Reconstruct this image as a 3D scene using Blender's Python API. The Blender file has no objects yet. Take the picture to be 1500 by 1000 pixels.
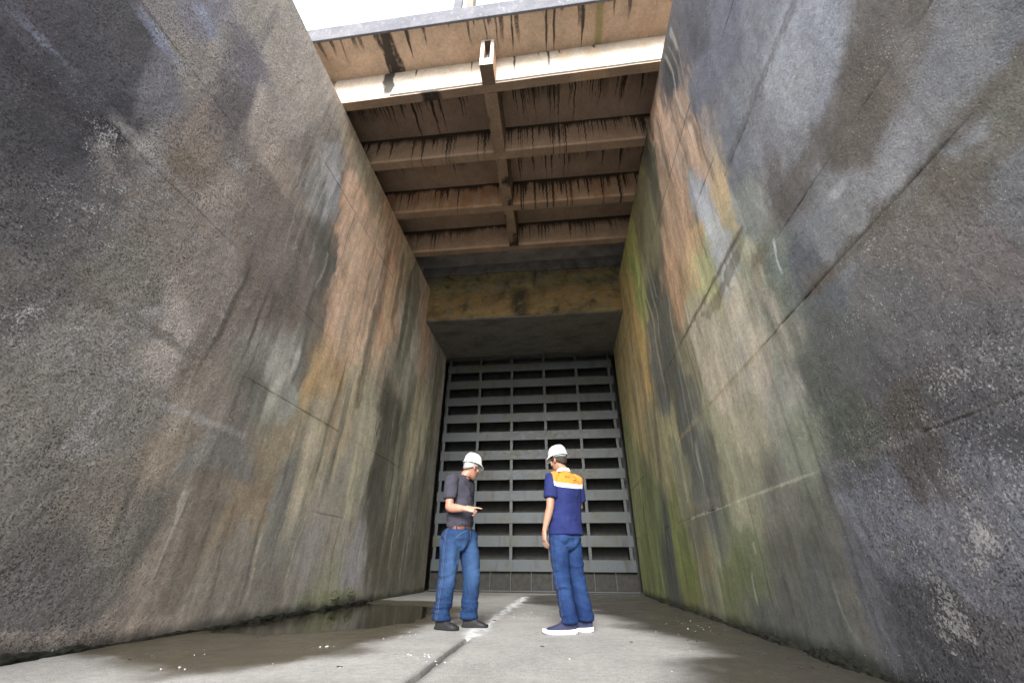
import bpy, bmesh, math, random
import numpy as np
from mathutils import Vector, Matrix
from mathutils.bvhtree import BVHTree
random.seed(7)
S = bpy.context.scene
COL = bpy.data.collections.new('place'); S.collection.children.link(COL)

# ------------------------------------------------------------------ helpers
ALB = {-1: 1.2, 1: 1.15}; FLOOR_ALB = 1.0; DECK_ALB = 1.0; EXPOSURE = 1.95
LEFT_PAINT = [(0.96,3.84,81,79,85), (1.26,3.84,78,78,83), (1.36,4.47,83,82,85), (1.6,3.69,69,68,73), (1.41,3.22,76,75,79), (1.73,4.41,119,118,125), (1.49,5.14,137,133,133), (1.68,5.6,132,130,138), (2.03,5.49,152,145,139), (2.33,6.6,161,154,146), (2.21,5.57,119,116,123), (2.37,5.03,110,105,105), (1.9,4.83,147,141,135), (2.64,6.57,173,164,156), (3.04,6.44,173,165,157), (2.79,5.41,174,164,156), (2.26,4.48,142,131,122), (2.25,3.84,128,118,108), (1.9,3.68,144,140,138), (1.76,3.39,135,128,125), (1.61,2.76,96,94,97), (1.82,2.78,111,108,108), (1.75,2.27,115,111,109), (2.18,3.14,136,129,124), (2.3,2.57,133,129,123), (2.52,3.47,143,135,128), (2.84,3.91,164,155,147), (3.05,3.5,156,147,141), (3.26,4.22,134,125,118), (3.71,3.84,129,120,114), (3.39,5.4,170,158,146), (3.58,6.1,147,140,133), (4.12,5.83,163,160,158), (3.95,5.34,145,143,141), (4.15,4.56,118,113,108), (4.7,4.63,112,108,103), (4.86,6.33,216,172,144), (5.03,4.89,214,177,148), (5.49,5.59,217,181,158), (5.38,4.15,209,185,156), (6.04,4.41,212,192,170), (6.6,6.15,222,175,143), (7.03,5.18,220,177,148), (5.06,7.53,199,184,161), (5.71,7.27,210,181,152), (7.24,6.66,198,181,156), (8.08,5.84,199,194,183), (8.01,4.86,197,193,181), (9.18,5.87,207,182,163), (10.59,5.72,182,176,171), (2.8,2.47,180,171,164), (2.42,2.12,144,138,133), (2.2,1.72,140,136,131), (2.67,1.63,142,138,133), (2.49,1.08,124,120,116), (2.92,1.16,144,138,130), (3.03,2.02,141,137,131), (3.43,2.19,156,147,137), (3.53,1.66,159,149,135), (3.88,2.06,143,136,128), (4.06,1.51,139,137,133), (4.12,2.49,126,126,119), (4.49,2.85,168,169,162), (4.68,2.16,158,147,127), (5.46,2.62,182,169,147), (5.36,3.25,194,170,135), (6.01,3.31,201,188,163), (4.48,1.08,154,140,121), (4.01,0.72,140,133,124), (3.45,0.7,132,129,123), (2.86,0.46,117,114,113), (5.2,1.4,148,147,141), (5.47,1.81,191,183,162), (6.33,1.18,179,173,162), (6.47,1.81,164,162,151), (6.91,2.49,197,192,172), (7.74,2.71,109,107,97), (7.81,1.8,105,103,96), (8.74,3.13,131,131,120), (9.66,3.21,192,186,163), (10.58,2.23,138,136,129), (10.05,0.95,118,115,105), (8.52,0.9,121,117,105), (7.28,0.54,182,179,182), (6.08,0.54,165,161,157), (5.05,0.62,152,147,139), (4.7,0.23,159,153,144), (3.68,0.24,157,147,138), (3.22,0.11,122,118,116), (6.75,0.27,166,166,144)]  # wall colours, lifted where little light reaches to offset the shade
RIGHT_PAINT = [(1,2.5,116,118,124), (1.13,2.7,131,133,137), (1.28,3.18,121,118,116), (1.45,3.18,110,104,99), (1.59,3.74,153,157,166), (1.92,3.97,160,164,172), (1.86,4.6,133,136,144), (2.34,5.33,116,119,129), (2.36,4.28,133,135,141), (2.72,6.17,93,95,102), (3.01,5.38,117,120,132), (2.69,4.27,132,136,145), (2.04,3.46,138,140,145), (2.35,3.32,108,105,105), (1.65,3.06,108,102,97), (1.87,2.71,143,145,148), (1.55,2.58,146,147,151), (1.33,2.39,129,131,134), (1.21,2.3,116,115,109), (1.45,2.32,110,105,99), (1.8,2.34,121,116,112), (1.31,1.99,117,118,121), (1.62,1.91,126,121,120), (2.28,2.66,131,134,138), (2.16,2.25,114,114,114), (2.58,2.48,103,107,112), (2.05,1.96,110,110,111), (1.66,1.56,114,114,117), (2.6,1.91,99,102,102), (2.02,1.59,113,113,116), (2.94,1.65,103,106,101), (2.42,1.54,99,99,101), (2.01,1.29,104,102,104), (2.33,1.25,92,88,83), (1.96,1.08,96,96,101), (2.79,1.27,94,98,91), (2.4,0.99,90,86,85), (2.08,0.78,118,119,127), (2.76,0.82,116,118,127), (2.31,0.66,110,108,112), (2.95,0.51,105,107,112), (2.28,0.4,101,100,104), (3.27,0.5,114,114,107), (2.62,0.29,90,90,95), (3.45,6.82,86,86,90), (3.47,6.01,200,171,150), (3.97,5.85,205,179,158), (4.15,6.79,205,174,152), (3.37,5.27,199,175,152), (3.37,4.17,204,179,146), (3.69,4.42,184,188,197), (3.37,3.86,184,184,157), (3,3.57,156,160,156), (4.33,4.85,204,173,146), (4.67,5.5,153,134,112), (4.88,6.56,98,95,81), (6,6.4,148,144,111), (7.35,6.3,191,196,128), (7.74,5.29,211,185,130), (6.19,4.9,102,104,97), (6.18,4.17,137,137,126), (5.16,4.55,193,160,130), (4.39,4.28,201,174,142), (4.17,3.75,192,192,148), (3.67,3.74,194,198,198), (3.33,3.34,184,184,161), (3.23,3,130,126,110), (3.83,3.19,197,189,170), (3.76,2.72,199,195,182), (4.47,2.95,196,187,164), (3.17,2.43,163,159,146), (3.44,2.24,182,174,161), (2.93,2.61,127,137,128), (5.48,3.29,163,158,134), (6.63,3.6,119,121,116), (7.73,3.82,182,161,124), (9.01,4.37,195,177,132), (5.97,2.62,119,119,108), (7.72,2.97,160,154,125), (6.71,2.2,174,172,136), (5.86,1.8,132,135,129), (4.99,1.85,166,166,142), (4.04,1.8,183,181,160), (3.4,1.71,160,160,151), (3.37,1.26,136,142,128), (4.34,1.34,157,157,136), (3.88,0.98,133,134,125), (5.53,1.08,145,150,124), (8.77,1.64,128,137,100), (10.85,2.21,151,156,113), (8.27,1.12,95,100,97), (7.28,0.86,136,144,94), (6.32,0.74,142,137,112), (5.42,0.58,126,134,99), (4.62,0.47,115,119,108), (3.88,0.49,115,116,107), (6.36,0.27,133,136,118), (9.8,0.33,130,138,98), (3.56,0.29,107,110,107), (4.45,0.12,107,109,106)]
LEFT_PATCH = [([(4.41, 6.98), (4.94, 7.09), (5.9, 6.87), (6.35, 6.9), (6.32, 5.92), (6.25, 5.17), (6.21, 4.36), (6.13, 3.62), (5.65, 3.33), (5.14, 3.62), (4.83, 3.93), (4.83, 4.73), (4.67, 5.48), (4.49, 6.27)], (219, 187, 164), 0.12, 0.92),
 ([(6.26, 6.24), (7.26, 6.84), (7.36, 5.95), (7.4, 4.88), (6.97, 4.64), (6.54, 5.21)], (223, 187, 159), 0.12, 0.85),
 ([(4.79, 3.43), (5.08, 3.84), (5.62, 3.63), (5.81, 3.22), (5.37, 2.8), (4.91, 2.99)], (199, 170, 132), 0.15, 0.7),
 ([(3.69, 7.16), (4.3, 7.51), (5.03, 7.6), (5.65, 7.41), (5.42, 6.76), (4.74, 6.89), (4.12, 6.77)], (163, 156, 137), 0.16, 0.7),
 ([(7.31, 5.18), (8.28, 5.37), (9.01, 4.59), (9.5, 2.37), (9.94, 0.15), (7.7, 0.14), (7.73, 0.97), (7.65, 2.03), (7.35, 3.29)], (102, 100, 90), 0.2, 0.85),
 ([(0.84, 3.84), (1.22, 4.85), (1.53, 4.84), (1.6, 3.69), (1.65, 3.1), (1.4, 2.78)], (76, 74, 81), 0.1, 0.55),
 ([(2.64, 2.59), (2.77, 2.75), (3.11, 2.65), (3.13, 2.43), (2.9, 2.28)], (197, 189, 183), 0.06, 0.55),
 ([(2.84, 4.12), (3.63, 4.59), (4.14, 4.96), (4.8, 4.43), (4.59, 3.66), (3.64, 3.46), (3.2, 3.62)], (124, 115, 108), 0.15, 0.6),
 ([(6.53, 2.74), (7.04, 3.18), (7.32, 2.21), (7.2, 1.26), (6.8, 1.33), (6.63, 2.06)], (199, 196, 176), 0.12, 0.6),
 ([(1.84, 5.97), (2.05, 5.99), (2.29, 5.29), (2.37, 4.64), (2.28, 4.52), (2.09, 5.19)], (117, 113, 115), 0.05, 0.45),
 ([(3.67, 6.32), (3.93, 6.68), (4.41, 6.17), (4.44, 5.4), (4.18, 5.28), (4.04, 5.9)], (181, 182, 184), 0.08, 0.6),
 ([(6.23, 6.12), (6.38, 6.83), (6.61, 5.78), (6.63, 4.93), (6.61, 4.14), (6.61, 3.03), (6.32, 2.92), (6.3, 3.84), (6.28, 4.87)], (74, 74, 70), 0.05, 1.0),
 ([(7.61, 6.96), (7.96, 7.7), (8.59, 7.03), (8.28, 5.37), (8.07, 4.19), (7.71, 4.36), (7.7, 5.6)], (125, 125, 112), 0.08, 0.7),
 ([(4.03, 4.99), (4.51, 5.48), (4.8, 4.43), (5.02, 3.32), (4.83, 2.8), (4.55, 2.88), (4.41, 4.02)], (112, 110, 104), 0.1, 0.6),
 ([(3.43, 5.31), (3.37, 6.13), (3.55, 6.23), (3.73, 5.23), (3.73, 4.56), (3.58, 4.54)], (123, 116, 111), 0.06, 0.5)]
RIGHT_PATCH = [([(3.51, 6.57), (3.29, 6.02), (3.23, 4.88), (3.29, 4.39), (3.63, 4.69), (3.75, 5.39), (3.75, 6.15)], (202, 175, 153), 0.08, 0.9),
 ([(4.15, 7.34), (3.93, 6.7), (4.05, 5.22), (4.14, 4.53), (4.78, 4.24), (5.16, 4.55), (4.93, 5.79), (4.68, 6.66)], (200, 170, 146), 0.14, 0.6),
 ([(4.23, 4.5), (3.83, 4.22), (4.36, 3.68), (4.94, 3.77), (5.15, 4.28)], (204, 174, 138), 0.1, 0.75),
 ([(3.35, 4.37), (3.12, 4.21), (3.12, 3.79), (3.13, 3.51), (3.49, 3.68), (3.52, 4.02)], (205, 185, 149), 0.07, 0.75),
 ([(4.29, 4.07), (3.78, 3.74), (3.98, 3.4), (4.32, 3.53)], (197, 198, 154), 0.08, 0.7),
 ([(3.32, 7.5), (3.21, 6.36), (3.29, 5.5), (3.6, 5.84), (3.63, 6.63), (3.89, 7.27)], (68, 68, 71), 0.1, 0.85),
 ([(4.97, 7.65), (4.6, 6.91), (5.07, 5.47), (5.5, 4.4), (5.48, 3.29), (5.62, 2.6), (6.41, 2.89), (6.68, 3.9), (6.53, 5.31), (6.3, 6.7)], (86, 88, 77), 0.22, 0.8),
 ([(4.94, 3.54), (3.78, 3.26), (3.16, 2.87), (3.27, 2.28), (3.77, 2.19), (4.57, 2.13), (5.12, 2.41), (5.03, 2.95)], (198, 191, 174), 0.18, 0.65),
 ([(6.83, 2.34), (5.15, 1.98), (5.12, 1.33), (5.28, 0.78), (7.21, 0.95)], (108, 113, 109), 0.2, 0.55),
 ([(2.79, 2.65), (2.51, 2.3), (2.52, 1.58), (2.68, 1.04), (3.01, 1.14), (3.03, 1.79)], (94, 97, 93), 0.12, 0.5),
 ([(1.41, 3.25), (1.24, 3.08), (1.47, 2.87), (1.83, 2.99), (2.2, 3.06), (2.2, 3.29), (1.75, 3.23)], (104, 99, 93), 0.06, 0.75),
 ([(1.27, 2.25), (1.13, 2.2), (1.21, 2.06), (1.45, 2.08), (1.71, 2.24), (2.66, 2.35), (2.67, 2.49), (1.69, 2.36)], (111, 106, 99), 0.05, 0.65),
 ([(7.45, 6.78), (6.82, 5.88), (6.94, 4.79), (7.55, 5.0), (7.77, 6.04)], (191, 198, 127), 0.3, 0.8),
 ([(3.14, 0.94), (2.77, 0.9), (2.32, 0.78), (1.9, 0.92), (2.22, 0.41), (2.53, 0.44), (2.9, 0.51)], (146, 149, 162), 0.07, 0.45),
 ([(1.46, 3.36), (1.3, 3.15), (1.46, 2.98), (1.64, 2.97), (1.7, 3.14)], (104, 99, 93), 0.04, 0.75),
 ([(5.96, 5.35), (5.59, 4.6), (5.78, 3.44), (5.86, 2.18), (6.35, 2.11), (6.57, 3.32), (6.42, 4.46)], (73, 77, 71), 0.08, 0.9),
 ([(3.76, 5.62), (3.73, 5.1), (3.96, 4.35), (4.26, 4.46), (4.16, 5.07)], (76, 73, 68), 0.05, 0.8),
 ([(3.03, 3.41), (3.33, 3.34), (3.86, 3.31), (4.33, 3.15), (4.51, 3.27), (3.73, 3.49)], (124, 117, 100), 0.05, 0.7)]
def lin(c):
    c = np.asarray(c, float)/255.0
    return np.where(c <= .04045, c/12.92, ((c+.055)/1.055)**2.4)

def _h(ix, iy, iz, s):
    n = (ix*374761393 + iy*668265263 + iz*2147483647 + s*974634777) & 0xFFFFFFFF
    n = ((n ^ (n >> 13))*1274126177) & 0xFFFFFFFF
    n = ((n ^ (n >> 16))*2246822519) & 0xFFFFFFFF
    return ((n ^ (n >> 15)) & 0xFFFF)/65535.0

def noise(x, y, z=0.0, seed=0):
    x, y, z = np.broadcast_arrays(np.asarray(x, float), np.asarray(y, float), np.asarray(z, float))
    xi, yi, zi = np.floor(x), np.floor(y), np.floor(z)
    fx, fy, fz = x-xi, y-yi, z-zi
    f = lambda t: t*t*t*(t*(t*6-15)+10)
    fx, fy, fz = f(fx), f(fy), f(fz)
    xi, yi, zi = xi.astype(np.int64), yi.astype(np.int64), zi.astype(np.int64)
    r = 0
    for a in (0, 1):
        for b in (0, 1):
            for c in (0, 1):
                w = (fx if a else 1-fx)*(fy if b else 1-fy)*(fz if c else 1-fz)
                r = r + w*_h(xi+a, yi+b, zi+c, seed)
    return r*2-1

def fbm(x, y, z=0.0, oct=4, seed=0, gain=.5):
    r = 0; a = 1; t = 0; k = 1.0
    for o in range(oct):
        r = r + a*noise(np.asarray(x)*k, np.asarray(y)*k, np.asarray(z)*k, seed+o*17); t += a; a *= gain; k *= 2.03
    return r/t

def sstep(a, b, x):
    t = np.clip((x-a)/(b-a), 0, 1); return t*t*(3-2*t)

def link(name, me, mat=None, parent=None, smooth=False):
    o = bpy.data.objects.new(name, me); COL.objects.link(o)
    if mat is not None: me.materials.append(mat)
    if parent is not None: o.parent = parent
    if smooth: me.polygons.foreach_set('use_smooth', [True]*len(me.polygons))
    return o

def tag(o, label=None, cat=None, group=None, kind=None):
    if label: o['label'] = label
    if cat: o['category'] = cat
    if group: o['group'] = group
    if kind: o['kind'] = kind
    return o

def empty(name, loc, rz=0):
    o = bpy.data.objects.new(name, None); COL.objects.link(o); o.location = loc; o.rotation_euler = (0, 0, rz)
    o.empty_display_size = .2
    return o

def rebase(o, p):            # move a top-level mesh's origin to its base
    p = Vector(p); o.data.transform(Matrix.Translation(-p)); o.location = p; return o

class MB:
    def __init__(s): s.v = []; s.f = []
    def add(s, vs, fs):
        n = len(s.v); s.v += [tuple(map(float, v)) for v in vs]; s.f += [[i+n for i in f] for f in fs]
    def hexa(s, p):          # 4 bottom (ccw from above) + 4 top
        s.add(p, [(3, 2, 1, 0), (4, 5, 6, 7), (0, 1, 5, 4), (1, 2, 6, 5), (2, 3, 7, 6), (3, 0, 4, 7)])
    def box(s, x0, x1, y0, y1, z0, z1):
        s.hexa([(x0, y0, z0), (x1, y0, z0), (x1, y1, z0), (x0, y1, z0), (x0, y0, z1), (x1, y0, z1), (x1, y1, z1), (x0, y1, z1)])
    def mesh(s, name):
        me = bpy.data.meshes.new(name); me.from_pydata(s.v, [], s.f); me.update(); return me
    def build(s, name, mat, parent=None, bevel=0, seg=2, origin=None):
        o = link(name, s.mesh(name), mat, parent)
        if bevel:
            bm = bmesh.new(); bm.from_mesh(o.data)
            bmesh.ops.bevel(bm, geom=list(bm.edges), offset=bevel, segments=seg, profile=.6, affect='EDGES', clamp_overlap=True)
            bm.to_mesh(o.data); bm.free()
        return o

def attr(me, name, arr):
    arr = np.asarray(arr, np.float32)
    if arr.ndim == 2:
        a = me.attributes.new(name, 'FLOAT_COLOR', 'POINT'); c = np.ones((len(arr), 4), np.float32); c[:, :3] = arr
        a.data.foreach_set('color', c.ravel())
    else:
        a = me.attributes.new(name, 'FLOAT', 'POINT'); a.data.foreach_set('value', arr.ravel())

# ------------------------------------------------------------------ node helper
class NT:
    def __init__(s, name):
        s.m = bpy.data.materials.new(name); s.m.use_nodes = True; s.t = s.m.node_tree; s.t.nodes.clear()
        s.out = s.n('ShaderNodeOutputMaterial'); s.b = s.n('ShaderNodeBsdfPrincipled'); s.l(s.b.outputs[0], s.out.inputs[0])
        s.tc = s.n('ShaderNodeTexCoord').outputs['Object']
    def n(s, t, **k):
        x = s.t.nodes.new(t)
        for a, v in k.items(): setattr(x, a, v)
        return x
    def l(s, a, b): s.t.links.new(a, b)
    def put(s, sock, v):
        if isinstance(v, bpy.types.NodeSocket): s.l(v, sock)
        elif isinstance(v, (tuple, list)) and len(v) == 3 and sock.type == 'RGBA': sock.default_value = (*v, 1)
        else: sock.default_value = v
    def noise(s, scale, detail=4, rough=.55, vec=None, dist=0, stretch=None):
        x = s.n('ShaderNodeTexNoise'); x.inputs['Scale'].default_value = scale; x.inputs['Detail'].default_value = detail
        x.inputs['Roughness'].default_value = rough; x.inputs['Distortion'].default_value = dist
        v = vec or s.tc
        if stretch:
            m = s.n('ShaderNodeMapping'); m.inputs['Scale'].default_value = stretch; s.l(v, m.inputs[0]); v = m.outputs[0]
        s.l(v, x.inputs['Vector']); return x.outputs['Fac']
    def math(s, op, a, b=0.0, c=None, clamp=False):
        x = s.n('ShaderNodeMath', operation=op, use_clamp=clamp); s.put(x.inputs[0], a); s.put(x.inputs[1], b)
        if c is not None: s.put(x.inputs[2], c)
        return x.outputs[0]
    def rng(s, v, a, b, c=0.0, d=1.0, smooth=False):
        x = s.n('ShaderNodeMapRange', interpolation_type='SMOOTHSTEP' if smooth else 'LINEAR')
        for i, q in enumerate((v, a, b, c, d)): s.put(x.inputs[i], q)
        return x.outputs[0]
    def mix(s, f, a, b, mode='MIX'):
        x = s.n('ShaderNodeMix', data_type='RGBA', blend_type=mode); s.put(x.inputs[0], f); s.put(x.inputs[6], a); s.put(x.inputs[7], b); return x.outputs[2]
    def attr(s, name, fac=False):
        x = s.n('ShaderNodeAttribute', attribute_name=name); return x.outputs['Fac' if fac else 'Color']
    def bump(s, h, strength=.5, dist=.01, prev=None):
        x = s.n('ShaderNodeBump'); s.put(x.inputs['Strength'], strength); x.inputs['Distance'].default_value = dist; s.l(h, x.inputs['Height'])
        if prev: s.l(prev, x.inputs['Normal'])
        return x.outputs[0]
    def fin(s, col, rough=.8, nrm=None, metal=0.0, spec=.3):
        s.put(s.b.inputs['Base Color'], col); s.put(s.b.inputs['Roughness'], rough); s.put(s.b.inputs['Metallic'], metal)
        s.put(s.b.inputs['Specular IOR Level'], spec)
        if nrm is not None: s.l(nrm, s.b.inputs['Normal'])
        return s.m
    def grey(s, f):  # multiply colour helper: scalar -> rgb
        x = s.n('ShaderNodeCombineColor'); [s.l(f, x.inputs[i]) for i in range(3)]; return x.outputs[0]

def mat_wall():
    t = NT('weathered_concrete')
    c = t.attr('Col'); li = t.attr('lich', True); ro = t.attr('rough', True); st = t.attr('streak', True)
    n1 = t.noise(5, 6, .6); n2 = t.noise(26, 6, .65); n3 = t.noise(95, 5, .7); n4 = t.noise(88, 3, .62)
    ns = t.noise(9, 6, .62, stretch=(1, 1, .09), dist=.3)
    f = t.math('ADD', t.rng(n1, .3, .7, .86, 1.14), t.math('ADD', t.rng(n2, .25, .75, -.24, .24), t.math('MULTIPLY', t.rng(n4, .25, .75, -.7, .7), t.math('MULTIPLY', t.math('MULTIPLY_ADD', ro, .72, .14), t.rng(t.noise(1.7, 5, .65), .36, .64, .35, 1.2)))))
    c = t.mix(1.0, c, t.grey(f), 'MULTIPLY')
    ns2 = t.noise(2.6, 7, .7, stretch=(1, 1, .3)); sf = t.math('MULTIPLY_ADD', t.math('ADD', t.rng(ns, .28, .72, -.30, .2), t.rng(ns2, .3, .7, -.55, .4)), st, 1.0)
    c = t.mix(1.0, c, t.grey(sf), 'MULTIPLY')
    # hue drift
    nh = t.noise(2.3, 5, .6)
    c = t.mix(t.rng(nh, .45, .7, 0, .3), c, t.mix(1.0, c, (1.0, .92, .80), 'MULTIPLY'))
    # crusted grime with a ragged, grainy edge
    gr = t.attr('grime', True); ng = t.noise(16, 8, .72, stretch=(1, 1, .22)); ng2 = t.noise(55, 6, .75)
    gv = t.math('ADD', gr, t.math('ADD', t.math('MULTIPLY', t.math('SUBTRACT', ng, .5), .85), t.math('MULTIPLY', t.math('SUBTRACT', ng2, .5), 1.25)))
    ge = t.rng(gv, .40, .60, 0, .86, smooth=True)
    c = t.mix(ge, c, t.mix(ng2, (.022, .023, .021), (.075, .075, .068)))
    # dark pits / grime specks on rough concrete
    np_ = t.noise(64, 6, .75)
    thr = t.math('MULTIPLY_ADD', ro, .17, .28)
    pit = t.math('MULTIPLY', t.rng(t.math('SUBTRACT', thr, np_), -.015, .05), t.rng(n1, .4, .62, .25, .85))
    pit = t.math('MULTIPLY', pit, ro, clamp=True)
    c = t.mix(pit, c, (.028, .027, .027))
    # pale lichen / exposed aggregate crumbs
    nl = t.math('ADD', t.math('MULTIPLY', t.noise(62, 5, .66, dist=.2), .80), t.math('MULTIPLY', t.noise(9, 4, .6), .20))
    nlb = t.noise(4.2, 5, .6)
    lf = t.math('MULTIPLY', li, t.rng(nlb, .32, .68, .45, 1.25))
    thl = t.math('MULTIPLY_ADD', lf, -.18, .672)
    lm = t.rng(t.math('SUBTRACT', nl, thl), 0, .028)
    lm = t.math('MULTIPLY', lm, .85)
    c = t.mix(lm, c, t.mix(n2, (.34, .33, .335), (.62, .60, .60)))
    # white salt specks
    nq = t.noise(80, 3, .62)
    sp = t.math('MULTIPLY', t.rng(t.math('SUBTRACT', nq, t.math('MULTIPLY_ADD', lf, -.10, .715)), 0, .02), .75)
    c = t.mix(sp, c, (.72, .72, .74))
    hgt = t.math('ADD', t.math('MULTIPLY', n2, .8), t.math('MULTIPLY', n3, .55))
    hgt = t.math('ADD', hgt, t.math('MULTIPLY', lm, .5))
    hgt = t.math('SUBTRACT', hgt, t.math('MULTIPLY', pit, .6))
    b = t.bump(hgt, t.math('MULTIPLY_ADD', ro, .85, .22, clamp=True), .016)
    b = t.bump(n4, t.math('MULTIPLY_ADD', ro, .5, .2), .006, b)
    return t.fin(c, t.rng(n2, .3, .7, .72, .93), b, spec=.28)

def mat_plain_concrete(name, col, col2, drip=0, vscale=(1, 1, .1), dripcol=(.02, .021, .02), spots=0, warm=None):
    t = NT(name)
    n1 = t.noise(3, 6, .62); n2 = t.noise(22, 6, .65); n4 = t.noise(200, 3, .6)
    c = t.mix(t.rng(n1, .32, .68), col, col2)
    if warm:
        c = t.mix(t.rng(t.noise(1.6, 5, .6, stretch=(1, 1, .4)), .45, .65, 0, .9), c, warm)
    f = t.math('ADD', t.rng(n2, .25, .75, .78, 1.2), t.rng(n4, .25, .75, -.1, .1))
    c = t.mix(1.0, c, t.grey(f), 'MULTIPLY')
    if spots:
        s_ = t.noise(26, 5, .7); c = t.mix(t.math('MULTIPLY', t.rng(s_, .62, .66), spots), c, dripcol)
    b = t.bump(t.math('ADD', n2, t.math('MULTIPLY', n4, .3)), .35, .008)
    return t, c, b

def mat_deck():       # drips carried by vertex attribute 'drip', colours by 'Col'
    t = NT('stained_deck_concrete')
    c = t.attr('Col'); d = t.attr('drip', True)
    n1 = t.noise(4, 6, .62); n2 = t.noise(24, 6, .66); n4 = t.noise(170, 3, .6)
    f = t.math('ADD', t.rng(n2, .25, .75, .8, 1.2), t.math('ADD', t.rng(n4, .25, .75, -.12, .12), t.rng(n1, .3, .7, -.14, .14)))
    c = t.mix(1.0, c, t.grey(f), 'MULTIPLY')
    e = t.rng(t.math('ADD', d, t.math('MULTIPLY', t.math('SUBTRACT', n2, .5), .7)), .25, .7)
    c = t.mix(t.math('MULTIPLY', e, .9), c, (.012, .014, .015))
    sp = t.noise(30, 3, .6)
    c = t.mix(t.math('MULTIPLY', t.rng(sp, .67, .70), .6), c, (.02, .018, .016))
    b = t.bump(t.math('ADD', n2, t.math('MULTIPLY', n4, .3)), .3, .006)
    return t.fin(c, .85, b)

def mat_floor():
    t = NT('channel_floor_concrete')
    c = t.attr('Col'); w = t.attr('wet', True)
    n1 = t.noise(2.2, 6, .62); n2 = t.noise(19, 7, .68); n3 = t.noise(80, 5, .7); n4 = t.noise(120, 3, .6)
    f = t.math('ADD', t.rng(n2, .25, .75, .76, 1.22), t.math('ADD', t.rng(n4, .25, .75, -.45, .45), t.rng(n1, .3, .7, -.12, .12)))
    c = t.mix(1.0, c, t.grey(f), 'MULTIPLY')
    pit = t.math('MULTIPLY', t.rng(t.noise(40, 7, .74), .38, .32), .7)
    c = t.mix(pit, c, (.04, .037, .033))
    sp = t.rng(t.noise(120, 4, .7), .70, .74); c = t.mix(t.math('MULTIPLY', sp, .5), c, (.5, .5, .5))
    ww = t.rng(t.math('ADD', w, t.math('MULTIPLY', t.math('SUBTRACT', n2, .5), .35)), .22, .72, smooth=True)
    rgh = t.math('SUBTRACT', t.rng(n3, .3, .7, .8, .95), t.math('MULTIPLY', ww, t.rng(n1, .35, .65, .42, .62)))
    b = t.bump(t.math('ADD', t.math('MULTIPLY', n2, .6), t.math('MULTIPLY', n3, .5)), t.math('MULTIPLY_ADD', ww, -.3, .5), .006)
    b = t.bump(n4, .3, .002, b)
    return t.fin(c, rgh, b, spec=.4)

def mat_steel():
    t = NT('grey_painted_gate_steel')
    n1 = t.noise(1.7, 6, .62); n2 = t.noise(14, 6, .66); n3 = t.noise(60, 5, .7)
    ns = t.noise(5, 6, .65, stretch=(1, 1, .15))
    c = t.mix(t.rng(n2, .3, .7), (.032, .040, .047), (.050, .060, .068))
    c = t.mix(t.rng(n1, .50, .66, 0, .85), c, (.036, .036, .016))
    c = t.mix(t.rng(ns, .54, .70, 0, .75), c, (.016, .015, .012)); c = t.mix(1.0, c, t.grey(t.rng(n3, .25, .75, .7, 1.3)), 'MULTIPLY')
    c = t.mix(t.math('MULTIPLY', t.rng(n3, .68, .74), .5), c, (.1, .06, .03))
    b = t.bump(t.math('ADD', n2, t.math('MULTIPLY', n3, .4)), .2, .004)
    return t.fin(c, t.rng(n2, .3, .7, .42, .68), b, spec=.45)

def mat_simple(name, col, rough=.6, var=.15, scale=30, bump=.15, metal=0, spec=.35, col2=None, dist=.003):
    t = NT(name); n = t.noise(scale, 5, .6); n2 = t.noise(scale*6, 3, .6)
    c = t.mix(t.rng(n, .3, .7), col, col2 or tuple(min(1, x*(1+var*2)) for x in col))
    b = t.bump(t.math('ADD', n, t.math('MULTIPLY', n2, .4)), bump, dist)
    return t.fin(c, rough, b, metal, spec)

# ------------------------------------------------------------------ walls
def XL(y, z): return -3.66+.016*y+(z/7.6)*.15*(1-(y-3.7)/8)
def XR(y, z): return 1.88-.003*y+z/7.6*.06

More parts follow.
